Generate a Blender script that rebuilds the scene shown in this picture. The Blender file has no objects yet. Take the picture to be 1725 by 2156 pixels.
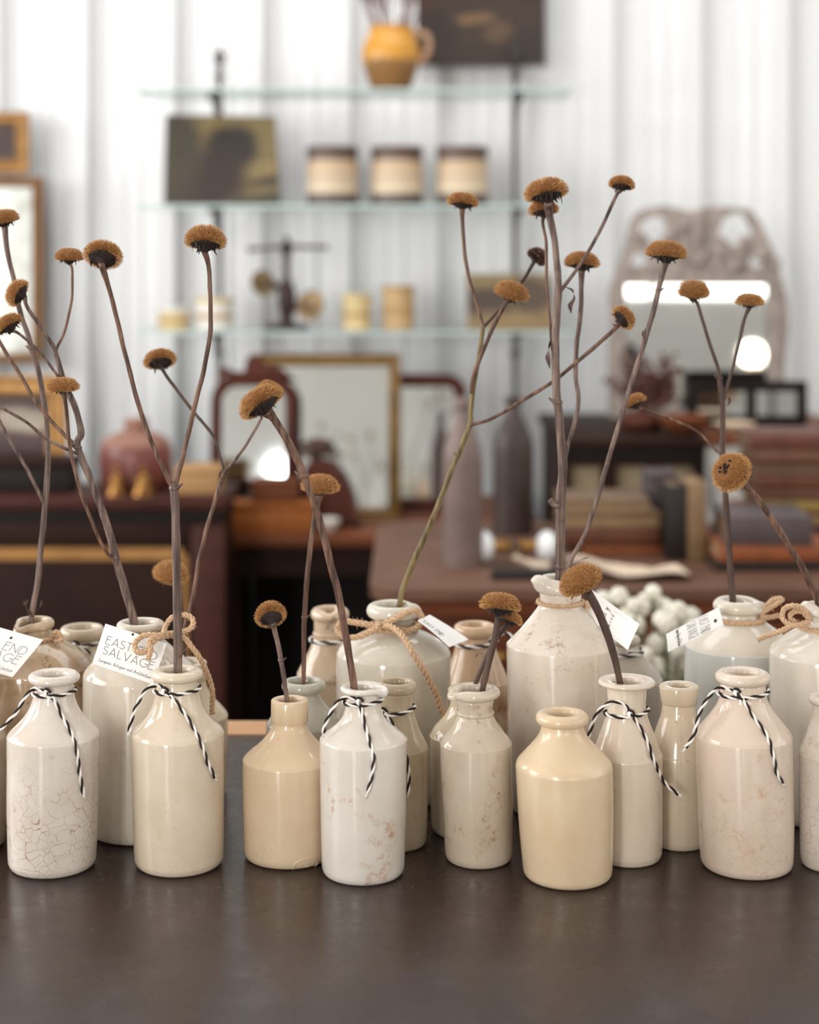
import bpy, bmesh, math, random
from mathutils import Vector, Matrix, noise as mnoise

random.seed(7)
SC = bpy.context.scene
PI = math.pi
# ------------------------------------------------------------------ camera
F = 3500.0           # focal length in pixels of the 1725-wide frame
HOR = 560.0          # pixel row of the horizon (level camera)
T = 0.80             # table top height
H = T + 0.477        # eye height
cam_d = bpy.data.cameras.new('camera')
cam = bpy.data.objects.new('camera', cam_d)
SC.collection.objects.link(cam)
cam.location = (0, 0, H)
cam.rotation_euler = (PI/2, 0, 0)
cam_d.sensor_fit = 'HORIZONTAL'
cam_d.sensor_width = 36.0
cam_d.lens = F/1725*36
cam_d.shift_y = -(1078-HOR)/1725
cam_d.clip_start = 0.02
cam_d.dof.use_dof = True
cam_d.dof.focus_distance = 1.345
cam_d.dof.aperture_fstop = cam_d.lens/15.0
SC.camera = cam

# ------------------------------------------------------------------ world, lights, exposure
SC.view_settings.view_transform = 'Standard'
SC.view_settings.look = 'None'
SC.view_settings.gamma = 1.0
SC.view_settings.use_curve_mapping = False
SC.view_settings.exposure = -0.34
try:
    SC.cycles.use_denoising = True
    SC.cycles.max_bounces = 10
    SC.cycles.diffuse_bounces = 5
    SC.cycles.caustics_reflective = False
    SC.cycles.caustics_refractive = False
    SC.cycles.sample_clamp_indirect = 6.0
except Exception:
    pass
W = bpy.data.worlds.new('world'); SC.world = W
W.use_nodes = True
bg = W.node_tree.nodes['Background']
bg.inputs[0].default_value = (0.9, 0.95, 1.0, 1)
bg.inputs[1].default_value = 1.0

def area(name, loc, rot, sx, sy, power, col):
    l = bpy.data.lights.new(name, 'AREA'); l.shape = 'RECTANGLE'
    l.size = sx; l.size_y = sy; l.energy = power; l.color = col
    o = bpy.data.objects.new(name, l); SC.collection.objects.link(o)
    o.location = loc; o.rotation_euler = rot
    return o
# daylight standing outside the openings of the room (window_1..4), plus a skylight added for the back wall
area('daylight_door', (-2.02, -3.75, 1.4), (PI/2, 0, 0), 0.9, 2.6, 185, (1.0, 0.98, 0.95))
area('daylight_small', (-0.79, -3.75, 1.2), (PI/2, 0, 0), 0.46, 0.62, 26, (1.0, 0.99, 0.97))
area('daylight_front', (1.78, -3.75, 1.65), (PI/2, 0, 0), 1.7, 1.3, 50, (1.0, 0.94, 0.85))
area('daylight_left', (-3.15, 1.9, 1.9), (0, -PI/2, 0), 1.6, 3.4, 165, (1.0, 0.99, 0.98))
area('daylight_right', (3.15, 0.9, 1.9), (0, PI/2, 0), 1.6, 2.6, 32, (1.0, 0.98, 0.96))
area('daylight_added_skylight', (0.0, 2.9, 3.55), (0, 0, 0), 3.6, 1.5, 64, (1.0, 0.99, 0.98))  # invented skylight, added to brighten the back wall

# ------------------------------------------------------------------ helpers
def lin(c):
    return tuple(((v/255.0)/12.92 if v/255.0 <= 0.04045 else ((v/255.0+0.055)/1.055)**2.4) for v in c) + (1.0,)

def X(px, d): return (px-862.5)/F*d
def Z(py, d): return H-(py-HOR)/F*d
def P(px, py, d): return Vector((X(px, d), d, Z(py, d)))

def wloc(o):
    v = Vector((0, 0, 0))
    while o is not None:
        v += o.location; o = o.parent
    return v

def link(o, parent=None):
    SC.collection.objects.link(o)
    if parent is not None: o.parent = parent
    return o

def mesh(name, verts, faces, m, parent=None, smooth=True, autosmooth=None):
    """world-space verts -> one mesh object, local to its parent"""
    off = wloc(parent) if parent is not None else Vector((0, 0, 0))
    me = bpy.data.meshes.new(name)
    me.from_pydata([tuple(Vector(v)-off) for v in verts], [], faces)
    if smooth:
        me.polygons.foreach_set('use_smooth', [True]*len(me.polygons))
        if autosmooth: me.set_sharp_from_angle(angle=math.radians(autosmooth))
    me.update()
    if m: me.materials.append(m)
    return link(bpy.data.objects.new(name, me), parent)

def tag(o, label=None, cat=None, group=None, kind=None):
    if label: o['label'] = label
    if cat: o['category'] = cat
    if group: o['group'] = group
    if kind: o['kind'] = kind
    return o

def empty(name, loc, label=None, cat=None, group=None, kind=None):
    o = bpy.data.objects.new(name, None); o.location = loc
    o.empty_display_size = 0.02
    link(o); return tag(o, label, cat, group, kind)

def single(name, verts, faces, m, base, label, cat, group=None, smooth=True, autosmooth=None):
    me = mesh(name, [Vector(v)-Vector(base) for v in verts], faces, m, None, smooth, autosmooth)
    me.location = base
    return tag(me, label, cat, group)

def boxgeo(x0, x1, y0, y1, z0, z1, bev=0.0):
    bm = bmesh.new()
    bmesh.ops.create_cube(bm, size=1.0)
    for v in bm.verts:
        v.co = Vector((x0 if v.co.x < 0 else x1, y0 if v.co.y < 0 else y1, z0 if v.co.z < 0 else z1))
    if bev > 0:
        bmesh.ops.bevel(bm, geom=bm.edges[:], offset=bev, segments=2, affect='EDGES', profile=0.5)
    V = [v.co.copy() for v in bm.verts]
    bm.verts.index_update()
    Fc = [[v.index for v in f.verts] for f in bm.faces]
    bm.free()
    return V, Fc

def box(name, x0, x1, y0, y1, z0, z1, m, parent=None, bev=0.0, rot=None):
    V, Fc = boxgeo(x0, x1, y0, y1, z0, z1, bev)
    if rot is not None:
        piv, M = rot
        V = [piv + M @ (v-piv) for v in V]
    return mesh(name, V, Fc, m, parent, smooth=bev > 0, autosmooth=35)

def join(*geos):
    V, Fc = [], []
    for v, f in geos:
        o = len(V); V += list(v); Fc += [[i+o for i in q] for q in f]
    return V, Fc

def catmull(pts, n=6):
    """smooth resample of a list of Vectors (any dimension via Vector)"""
    if len(pts) < 3:
        return [pts[0].lerp(pts[-1], i/n) for i in range(n+1)]
    out = []
    q = [pts[0]*2-pts[1]] + list(pts) + [pts[-1]*2-pts[-2]]
    for i in range(1, len(q)-2):
        p0, p1, p2, p3 = q[i-1], q[i], q[i+1], q[i+2]
        for k in range(n):
            t = k/n
            out.append(0.5*((2*p1)+(p2-p0)*t+(2*p0-5*p1+4*p2-p3)*t*t+(3*p1-p0-3*p2+p3)*t*t*t))
    out.append(pts[-1].copy())
    return out

def frames(path):
    """parallel transport frames"""
    n = len(path); tg = []
    for i in range(n):
        t = path[min(i+1, n-1)]-path[max(i-1, 0)]
        tg.append(t.normalized() if t.length > 1e-9 else (tg[-1] if tg else Vector((0, 0, 1))))
    up = Vector((0, 1, 0)) if abs(tg[0].y) < 0.9 else Vector((1, 0, 0))
    a = (up-tg[0]*up.dot(tg[0])).normalized()
    fr = []
    for t in tg:
        a = (a-t*a.dot(t)).normalized()
        fr.append((t, a, t.cross(a)))
    return fr

def tubegeo(path, rad, sides=8, cap=True, ridges=0.0, phase=0.0):
    fr = frames(path); V, Fc = [], []
    for i, p in enumerate(path):
        r = rad[i] if isinstance(rad, (list, tuple)) else rad
        _, a, b = fr[i]
        for k in range(sides):
            th = 2*PI*k/sides+phase
            rr = r*(1+ridges*(1 if k % 2 else -1))
            V.append(p+a*(math.cos(th)*rr)+b*(math.sin(th)*rr))
    for i in range(len(path)-1):
        for k in range(sides):
            k2 = (k+1) % sides
            Fc.append([i*sides+k, i*sides+k2, (i+1)*sides+k2, (i+1)*sides+k])
    if cap:
        Fc.append(list(range(sides))[::-1])
        Fc.append([(len(path)-1)*sides+k for k in range(sides)])
    return V, Fc

def lathegeo(prof, cx, cy, n=48, lean=None, lump=0.0, seed=0, close_bottom=False, close_top=False, deform=None):
    """prof: list of (r, z) world; lean(z)->x offset"""
    V, Fc = [], []
    for r, z in prof:
        for k in range(n):
            th = 2*PI*k/n
            rr, dz, dx = r, 0.0, 0.0
            if lump:
                rr *= 1+lump*mnoise.noise(Vector((math.cos(th)*1.4+seed, math.sin(th)*1.4, z*28)))
            if deform:
                rr, dz = deform(th, rr, z)
            x = cx+math.cos(th)*rr+(lean(z) if lean else 0)
            V.append(Vector((x, cy+math.sin(th)*rr, z+dz)))
    for i in range(len(prof)-1):
        for k in range(n):
            k2 = (k+1) % n
            Fc.append([i*n+k, i*n+k2, (i+1)*n+k2, (i+1)*n+k])
    if close_bottom: Fc.append(list(range(n))[::-1])
    if close_top: Fc.append([(len(prof)-1)*n+k for k in range(n)])
    return V, Fc

def smoothprof(pts, n=4):
    return [(max(v.x, 0.0002), v.y) for v in catmull([Vector(p) for p in pts], n)]

def spheregeo(c, r, seg=10, rings=7, sz=1.0):
    V, Fc = [], []
    c = Vector(c)
    for i in range(rings+1):
        ph = PI*i/rings
        for k in range(seg):
            th = 2*PI*k/seg
            V.append(c+Vector((math.sin(ph)*math.cos(th)*r, math.sin(ph)*math.sin(th)*r, -math.cos(ph)*r*sz)))
    for i in range(rings):
        for k in range(seg):
            k2 = (k+1) % seg
            Fc.append([i*seg+k, i*seg+k2, (i+1)*seg+k2, (i+1)*seg+k])
    return V, Fc

# ------------------------------------------------------------------ materials
class NT:
    def __init__(s, name):
        s.m = bpy.data.materials.new(name); s.m.use_nodes = True
        s.t = s.m.node_tree; s.n = s.t.nodes; s.l = s.t.links
        s.p = s.n['Principled BSDF']
    def node(s, typ, **kw):
        x = s.n.new(typ)
        for k, v in kw.items(): setattr(x, k, v)
        return x
    def put(s, sock, val):
        if hasattr(val, 'is_linked') or isinstance(val, bpy.types.NodeSocket): s.l.new(val, sock)
        else: sock.default_value = val
    def coord(s, scale=(1, 1, 1), loc=(0, 0, 0), kind='Object'):
        tc = s.node('ShaderNodeTexCoord'); mp = s.node('ShaderNodeMapping')
        s.l.new(tc.outputs[kind], mp.inputs[0])
        mp.inputs['Scale'].default_value = scale; mp.inputs['Location'].default_value = loc
        return mp.outputs[0]
    def noise(s, vec, scale, detail=3, rough=0.55, dist=0.0):
        x = s.node('ShaderNodeTexNoise'); s.l.new(vec, x.inputs['Vector'])
        x.inputs['Scale'].default_value = scale; x.inputs['Detail'].default_value = detail
        x.inputs['Roughness'].default_value = rough; x.inputs['Distortion'].default_value = dist
        return x.outputs[0]
    def ramp(s, fac, a, b, lo=0.0, hi=1.0):
        x = s.node('ShaderNodeMapRange'); x.clamp = True
        s.put(x.inputs[0], fac); x.inputs[1].default_value = a; x.inputs[2].default_value = b
        x.inputs[3].default_value = lo; x.inputs[4].default_value = hi
        return x.outputs[0]
    def mix(s, fac, a, b, mode='MIX'):
        x = s.node('ShaderNodeMix', data_type='RGBA', blend_type=mode)
        s.put(x.inputs[0], fac); s.put(x.inputs[6], a); s.put(x.inputs[7], b)
        return x.outputs[2]
    def math(s, op, a, b=0.0):
        x = s.node('ShaderNodeMath', operation=op)
        s.put(x.inputs[0], a); s.put(x.inputs[1], b)
        return x.outputs[0]
    def sep(s, vec):
        x = s.node('ShaderNodeSeparateXYZ'); s.l.new(vec, x.inputs[0]); return x.outputs
    def bump(s, h, strength, dist=0.001):
        x = s.node('ShaderNodeBump'); s.l.new(h, x.inputs['Height'])
        x.inputs['Strength'].default_value = strength; x.inputs['Distance'].default_value = dist
        s.l.new(x.outputs[0], s.p.inputs['Normal'])
    def out(s, col, rough=0.5, metal=0.0, spec=0.5):
        s.put(s.p.inputs['Base Color'], col); s.put(s.p.inputs['Roughness'], rough)
        s.p.inputs['Metallic'].default_value = metal
        s.p.inputs['Specular IOR Level'].default_value = spec
        return s.m

_cache = {}
def plain(name, c, rough=0.6, metal=0.0, var=0.12, scale=12, spec=0.4):
    if name in _cache: return _cache[name]
    t = NT(name); v = t.coord()
    n = t.noise(v, scale, 4)
    c1 = lin(c); dk = tuple(x*(1-var*2) for x in c1[:3])+(1,); lt = tuple(min(1, x*(1+var)) for x in c1[:3])+(1,)
    _cache[name] = t.out(t.mix(t.ramp(n, 0.3, 0.7), dk, lt), rough, metal, spec)
    return _cache[name]

def wood(name, c, c2, rough=0.4, scale=(3, 30, 30), spec=0.14):
    if name in _cache: return _cache[name]
    t = NT(name); v = t.coord(scale)
    n = t.noise(v, 2.5, 5, 0.6, 0.6)
    n2 = t.noise(t.coord((1, 1, 1)), 6, 2)
    col = t.mix(t.ramp(n, 0.3, 0.7), lin(c), lin(c2))
    col = t.mix(t.ramp(n2, 0.3, 0.7, 0.0, 0.35), col, lin(tuple(x*0.6 for x in c)))
    t.bump(n, 0.15, 0.001)
    _cache[name] = t.out(col, rough+0.14, 0, spec)
    return _cache[name]

def glaze(name, c, c2, seed=0, crack=0.0, stain=0.0, speck=0.25, rough=0.085, dip=None, amber=None, crackz=1.0, stainc=(146, 92, 52)):
    """old salt glaze: mottled body colour, iron specks, rusty bruises, crackle lines"""
    c, c2 = [(q[0]*.945, q[1]*.937, q[2]*.945) for q in (c, c2)]
    t = NT(name)
    v = t.coord(loc=(seed*3.1, seed*1.7, seed*0.9)); o = t.coord()
    n = t.noise(v, 22, 4, 0.6)
    col = t.mix(t.ramp(n, 0.32, 0.68), lin(c), lin(c2))
    if dip:                                   # the shoulder was dipped in a second glaze
        z0, cd = dip
        zz = t.sep(o)[2]
        wob = t.math('ADD', zz, t.math('MULTIPLY', t.noise(v, 30, 2), 0.004))
        col = t.mix(t.ramp(wob, z0+0.001, z0+0.004), lin(cd), col)
    if amber:
        m = t.ramp(t.noise(v, 28, 3, 0.5), 0.52, 0.62)
        zz = t.ramp(t.sep(o)[2], amber-0.02, amber, 1.0, 0.0)
        col = t.mix(t.math('MULTIPLY', m, zz), col, lin((120, 78, 40)))
    if stain > 0:
        a = t.ramp(t.noise(v, 30, 5, 0.7, 0.4), 0.54, 0.66)
        b = t.ramp(t.noise(v, 170, 4, 0.7), 0.48, 0.60)
        col = t.mix(t.math('MULTIPLY', t.math('MULTIPLY', a, b), stain), col, lin(stainc))
        a2 = t.ramp(t.noise(v, 16, 4, 0.65), 0.5, 0.75)
        col = t.mix(t.math('MULTIPLY', a2, 0.42*stain), col, lin((176, 150, 112)))
    sp = t.ramp(t.noise(v, 420, 2, 0.5), 0.70, 0.76)
    col = t.mix(t.math('MULTIPLY', sp, speck), col, lin((110, 86, 62)))
    if crack > 0:
        w = t.node('ShaderNodeVectorMath', operation='ADD')
        nz = t.node('ShaderNodeTexNoise'); t.l.new(v, nz.inputs['Vector']); nz.inputs['Scale'].default_value = 45
        sc = t.node('ShaderNodeVectorMath', operation='SCALE'); t.l.new(nz.outputs[1], sc.inputs[0]); sc.inputs['Scale'].default_value = 0.02
        t.l.new(v, w.inputs[0]); t.l.new(sc.outputs[0], w.inputs[1])
        vo = t.node('ShaderNodeTexVoronoi', feature='DISTANCE_TO_EDGE'); t.l.new(w.outputs[0], vo.inputs['Vector'])
        vo.inputs['Scale'].default_value = 108
        ln = t.ramp(vo.outputs['Distance'], 0.004, 0.024, 1.0, 0.0)
        msk = t.ramp(t.noise(v, 26, 2), 0.36, 0.58)
        zz = t.ramp(t.sep(o)[2], 0.035*crackz, 0.085*crackz, 1.0, 0.25)
        f = t.math('MULTIPLY', t.math('MULTIPLY', ln, msk), t.math('MULTIPLY', zz, crack))
        col = t.mix(f, col, lin((150, 104, 82)))
    h = t.noise(v, 60, 3)
    t.bump(h, 0.10, 0.0015)
    r = t.ramp(t.noise(v, 40, 3), 0.3, 0.7, rough*0.75, rough*1.35)
    return t.out(col, r, 0, 0.55)
# ------------------------------------------------------------------ room shell
M_white = plain('white_paint', (232, 232, 230), 0.7, 0, 0.02, 3)
M_steel = plain('white_cladding', (228, 229, 230), 0.42, 0, 0.015, 2, 0.4)
M_floor = plain('dark_concrete', (92, 82, 74), 0.18, 0, 0.15, 4)
M_room = plain('greyed_plaster', (228, 227, 224), 0.8, 0, 0.04, 2)
M_frame = plain('window_frame_paint', (200, 200, 196), 0.5, 0, 0.03)

def st(o): o['kind'] = 'structure'; return o
RX, RY0, RY1, RZ = 3.0, -3.6, 4.70, 3.4
st(box('floor', -RX-.3, RX+.3, RY0-.3, RY1+.3, -0.1, 0.0, M_floor))
# ceiling with one opening for the added skylight
V, Fc = join(boxgeo(-RX-.2, RX+.2, RY0-.2, 2.1, RZ, RZ+.1), boxgeo(-RX-.2, RX+.2, 3.7, RY1+.2, RZ, RZ+.1),
             boxgeo(-RX-.2, -1.85, 2.1, 3.7, RZ, RZ+.1), boxgeo(1.85, RX+.2, 2.1, 3.7, RZ, RZ+.1))
st(mesh('ceiling', V, Fc, M_room, None, False))
def wall_with_hole(name, axis, at, a0, a1, holes, sgn):
    """wall plane perpendicular to axis at 'at', running a0..a1, holes [(h0,h1,z0,z1)]"""
    g = []; cur = a0
    lo, hi = (at, at+.1*sgn) if sgn > 0 else (at+.1*sgn, at)
    def b(p, q, z0, z1):
        if q-p < 1e-4 or z1-z0 < 1e-4: return
        g.append(boxgeo(lo, hi, p, q, z0, z1) if axis == 'x' else boxgeo(p, q, lo, hi, z0, z1))
    for h0, h1, z0, z1 in holes:
        b(cur, h0, 0, RZ); b(h0, h1, 0, z0); b(h0, h1, z1, RZ); cur = h1
    b(cur, a1, 0, RZ)
    V, Fc = join(*g)
    return st(mesh(name, V, Fc, M_room, None, False))
wall_with_hole('wall_front', 'y', RY0, -RX, RX, [(-2.52, -1.52, 0.05, 2.7), (-1.02, -0.56, 0.9, 1.5), (0.9, 2.65, 1.0, 2.3)], -1)
wall_with_hole('wall_left', 'x', -RX, RY0, RY1, [(0.2, 3.6, 1.1, 2.7)], -1)
wall_with_hole('wall_right', 'x', RX, RY0, RY1, [(-0.4, 2.2, 1.1, 2.7)], 1)
def wframe(name, axis, at, a0, a1, z0, z1, n):
    g = []
    w = 0.05
    def b(p, q, zz0, zz1):
        g.append(boxgeo(at-.04, at+.04, p, q, zz0, zz1) if axis == 'x' else boxgeo(p, q, at-.04, at+.04, zz0, zz1))
    b(a0, a0+w, z0, z1); b(a1-w, a1, z0, z1); b(a0, a1, z0, z0+w); b(a0, a1, z1-w, z1)
    for i in range(1, n):
        c = a0+(a1-a0)*i/n; b(c-.02, c+.02, z0, z1)
    c = (z0+z1)/2; b(a0, a1, c-.02, c+.02)
    V, Fc = join(*g)
    return st(mesh(name, V, Fc, M_frame, None, False))
wframe('door_1', 'y', RY0-.05, -2.52, -1.52, 0.05, 2.7, 1)
wframe('window_1', 'y', RY0-.05, 0.9, 2.65, 1.0, 2.3, 2)
wframe('window_4', 'y', RY0-.05, -1.02, -0.56, 0.9, 1.5, 1)
wframe('window_2', 'x', -RX-.05, 0.2, 3.6, 1.1, 2.7, 4)
wframe('window_3', 'x', RX+.05, -0.4, 2.2, 1.1, 2.7, 3)
# back wall of white ribbed steel sheets
wb = empty('wall_back', (0, RY1, 0), kind='structure')
box('backing', -RX, RX, RY1, RY1+.08, 0, RZ, M_white, wb)
PITCH = 186.0/F*4.62
profx = [(0.0, -0.002), (0.10, -0.002), (0.115, -0.007), (0.14, -0.007), (0.155, -0.003), (0.24, -0.012), (0.36, -0.014), (0.375, -0.020), (0.40, -0.020), (0.415, -0.015),
         (0.56, -0.034), (0.575, -0.040), (0.60, -0.040), (0.615, -0.035), (0.76, -0.046), (0.78, -0.052), (0.97, -0.054), (0.992, -0.052)]
seam0 = X(368, 4.62)
k0 = int(math.ceil((-RX-seam0)/PITCH)); panel_me = None
for k in range(k0, k0+60):
    xs = seam0+k*PITCH
    if xs+PITCH > RX: break
    if panel_me is None:
        V, Fc = [], []
        for u, y in profx:
            V += [Vector((u*PITCH, y, 0)), Vector((u*PITCH, y, RZ))]
        V += [Vector((0.996*PITCH, 0, 0)), Vector((0.996*PITCH, 0, RZ))]
        n = len(V)//2
        for i in range(n-1): Fc.append([2*i, 2*i+2, 2*i+3, 2*i+1])
        o = mesh('panel', V, Fc, M_steel, None, False)
        o.parent = wb; panel_me = o.data
    else:
        o = link(bpy.data.objects.new('panel', panel_me), wb)
    o.location = (xs, -0.002, 0)

# ------------------------------------------------------------------ the table
t = NT('dark_sheet_metal')
v = t.coord(); n1 = t.noise(t.coord((2, 9, 9)), 2.2, 5, 0.6); n2 = t.noise(v, 160, 3)
n3 = t.noise(v, 38, 5, 0.65)
c = t.mix(t.ramp(n1, 0.3, 0.7), lin((46, 33, 29)), lin((54, 40, 35)))
c = t.mix(t.ramp(n3, 0.35, 0.75, 0, 0.45), c, lin((38, 28, 25)))
c = t.mix(t.ramp(n2, 0.70, 0.75, 0, 0.45), c, lin((150, 135, 124)))
M_table = t.out(c, t.ramp(n3, 0.3, 0.7, 0.22, 0.36), 0.0, 0.42)
t.bump(t.noise(v, 90, 4), 0.05, 0.001)
M_edge = wood('raw_pine', (186, 142, 106), (204, 164, 128), 0.6)
M_tbase = wood('table_underframe_wood', (70, 48, 36), (84, 60, 44), 0.6)
tb = empty('work_table', (0, 1.15, 0), 'long work table with a dark sheet metal top, carrying all the stoneware bottles', 'table')
box('tabletop', -1.25, 1.25, 0.62, 1.69, T-0.035, T, M_table, tb, 0.003)
box('edge_strip', -1.25, 1.25, 1.692, 1.742, T-0.035, T+0.001, M_edge, tb, 0.002)['label'] = 'pale bare wood strip along the back edge'
box('apron', -1.12, 1.12, 0.72, 0.745, T-0.14, T-0.036, M_tbase, tb)
box('apron', -1.12, 1.12, 1.58, 1.605, T-0.14, T-0.036, M_tbase, tb)
for lx in (-1.13, 1.07):
    for ly in (0.70, 1.56):
        box('leg', lx, lx+.06, ly, ly+.06, 0, T-.036, M_tbase, tb, 0.004)
# ------------------------------------------------------------------ background shop furniture
M_maroon = wood('maroon_wood', (60, 32, 27), (78, 43, 36), 0.38, (3, 12, 12))
M_dkwood = wood('dark_wood', (38, 21, 16), (50, 29, 22), 0.45, (3, 14, 14))
M_redwood = wood('reddish_wood', (104, 58, 36), (128, 74, 46), 0.36, (3, 14, 14))
M_orange = wood('orange_wood', (158, 92, 44), (178, 108, 56), 0.4, (3, 14, 14))
M_mahog = wood('mahogany', (74, 38, 29), (94, 50, 38), 0.35, (10, 10, 3))
M_tanwood = wood('tan_wood', (170, 130, 88), (190, 150, 106), 0.5, (4, 14, 14))
M_black = plain('near_black', (28, 21, 19), 0.6, 0, 0.1, 12, 0.2)
M_brass = plain('aged_brass', (156, 116, 62), 0.35, 0.8, 0.15, 30)
M_inlay = plain('brass_inlay', (150, 108, 60), 0.4, 0.5, 0.1, 30)
M_gold = plain('old_gold', (128, 98, 52), 0.45, 0.35, 0.2, 40)
M_gold2 = plain('gilt_frame', (178, 134, 80), 0.5, 0.2, 0.15, 30)
M_iron = plain('dark_iron', (74, 66, 64), 0.5, 0.4, 0.1, 30)
t = NT('mirror_glass'); M_mirror = t.out(lin((226, 230, 230)), 0.03, 1.0)
t = NT('old_mirror_glass'); v = t.coord()
M_mirror2 = t.out(t.mix(t.ramp(t.noise(v, 20, 4), 0.5, 0.75), lin((214, 218, 216)), lin((170, 168, 160))), 0.10, 0.95)

t = NT('swing_mirror_glass'); M_mirror3 = t.out(lin((214, 218, 218)), 0.05, 1.0)

# ---- glass shelving on two iron posts
t = NT('shelf_glass')
for n in list(t.n):
    if n.type != 'OUTPUT_MATERIAL': t.n.remove(n)
outn = [n for n in t.n][0]
tr = t.node('ShaderNodeBsdfTransparent'); tr.inputs[0].default_value = (0.90, 0.955, 0.945, 1)
gl = t.node('ShaderNodeBsdfGlossy'); gl.inputs['Roughness'].default_value = 0.03
fr = t.node('ShaderNodeFresnel'); fr.inputs[0].default_value = 1.3
mx = t.node('ShaderNodeMixShader'); t.l.new(fr.outputs[0], mx.inputs[0]); t.l.new(tr.outputs[0], mx.inputs[1]); t.l.new(gl.outputs[0], mx.inputs[2])
t.l.new(mx.outputs[0], outn.inputs[0]); M_glass = t.m
M_gedge = plain('glass_edge', (178, 200, 197), 0.3, 0, 0.03, 8)
SD0, SD1 = 4.24, 4.50
shelfz = {}
for nm, row, lab in (('top', 186, 'topmost glass shelf, under the yellow jug'), ('mid', 431, 'middle glass shelf, under the three banded crocks'), ('low', 697, 'lowest glass shelf, under the iron balance scale')):
    z1 = Z(row, SD0); shelfz[nm] = z1
    gs = empty('glass_shelf', (X(745, 4.37), 4.37, z1-.007), lab, 'shelf')
    box('glass_slab', X(285, SD0), X(1205, SD0), SD0+.0015, SD1, z1-0.007, z1, M_glass, gs)
    box('edge', X(285, SD0), X(1205, SD0), SD0, SD0+.001, z1-0.007, z1, M_gedge, gs)['label'] = 'greenish front edge'
for px, top, lab in ((463, 100, 'left iron post of the shelves, behind the small landscape'), (1085, 92, 'right iron post of the shelves, beside the third crock')):
    xx = X(px, 4.53)
    g = [tubegeo([Vector((xx, 4.53, 0)), Vector((xx, 4.53, Z(top+30, 4.53)))], 0.0085, 10)]
    for yy in (top+28, top+62, 440, 705, 745):
        g.append(spheregeo((xx, 4.53, Z(yy, 4.53)), 0.013, 8, 6, 1.2))
    sp = empty('shelf_post', (xx, 4.53, 0), lab, 'post', 'iron posts of the glass shelves')
    V, Fc = join(*g); mesh('shaft', V, Fc, M_iron, sp)
    V, Fc = lathegeo(smoothprof([(0.009, Z(top+28, 4.53)), (0.016, Z(top+18, 4.53)), (0.006, Z(top+6, 4.53)), (0.001, Z(top-8, 4.53))], 3), xx, 4.53, 10)
    mesh('finial', V, Fc, M_iron, sp)
    for z1 in shelfz.values():
        V, Fc = join(boxgeo(xx-.008, xx+.008, 4.32, 4.53, z1-.019, z1-.0072), tubegeo([Vector((xx, 4.515, z1-.10)), Vector((xx, 4.42, z1-.018))], 0.005, 6))
        mesh('bracket', V, Fc, M_iron, sp, False)

def landscape(name, sky, mid, dark, blobs, seed):
    """oil landscape: sky colour fading to a ground tone with soft dark tree masses (flat paint)"""
    t = NT(name); v = t.coord(loc=(seed, 0, seed*.7)); o = t.coord()
    wv = t.node('ShaderNodeVectorMath', operation='ADD'); nz = t.node('ShaderNodeTexNoise'); t.l.new(v, nz.inputs['Vector']); nz.inputs['Scale'].default_value = 9
    s_ = t.node('ShaderNodeVectorMath', operation='SCALE'); t.l.new(nz.outputs[1], s_.inputs[0]); s_.inputs['Scale'].default_value = 0.06
    t.l.new(o, wv.inputs[0]); t.l.new(s_.outputs[0], wv.inputs[1])
    col = t.mix(t.ramp(t.noise(v, 11, 4), 0.3, 0.7), lin(sky), lin(mid))
    for (bx, bz, rx, rz_, cc) in blobs:
        mp = t.node('ShaderNodeMapping', vector_type='POINT'); t.l.new(wv.outputs[0], mp.inputs[0])
        mp.inputs['Scale'].default_value = (1/rx, 0, 1/rz_); mp.inputs['Location'].default_value = (-(bx+.03)/rx, 0, -(bz+.03)/rz_)
        ln = t.node('ShaderNodeVectorMath', operation='LENGTH'); t.l.new(mp.outputs[0], ln.inputs[0])
        col = t.mix(t.ramp(ln.outputs['Value'], 0.6, 1.0, 1, 0), col, lin(cc))
    col = t.mix(t.ramp(t.noise(v, 40, 3), 0.4, 0.7, 0, 0.3), col, lin(dark))
    return t.out(col, 0.45, 0, 0.35)

def canvas(name, label, px0, px1, rowt, d, z0, dtop, m, skew=0.0, edge=None, cat='painting', wob=(0, 0, 0, 0)):
    """unframed stretched canvas leaning back; origin at bottom centre"""
    x0, x1 = X(px0, d), X(px1, d); zt = Z(rowt, dtop); cx = (x0+x1)/2
    ob = empty(name, (cx, d, z0), label, cat)
    th = 0.02
    c = [Vector((x0+wob[0], d, z0)), Vector((x1+wob[1], d, z0)), Vector((x1+wob[2], dtop, zt-skew)), Vector((x0+wob[3], dtop, zt))]
    V = c+[q+Vector((0, th, 0)) for q in c]
    f1 = mesh('canvas', V[:4]+[q+Vector((0, .004, 0)) for q in c], [[0, 1, 2, 3], [7, 6, 5, 4], [0, 4, 5, 1], [1, 5, 6, 2], [2, 6, 7, 3], [3, 7, 4, 0]], m, ob, False)
    V2 = [q+Vector((0, .0045, 0)) for q in c]+[q+Vector((0, th, 0)) for q in c]
    mesh('stretcher', V2, [[0, 1, 2, 3], [7, 6, 5, 4], [0, 4, 5, 1], [1, 5, 6, 2], [2, 6, 7, 3], [3, 7, 4, 0]], edge or M_dkwood, ob, False)
    return ob

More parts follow.
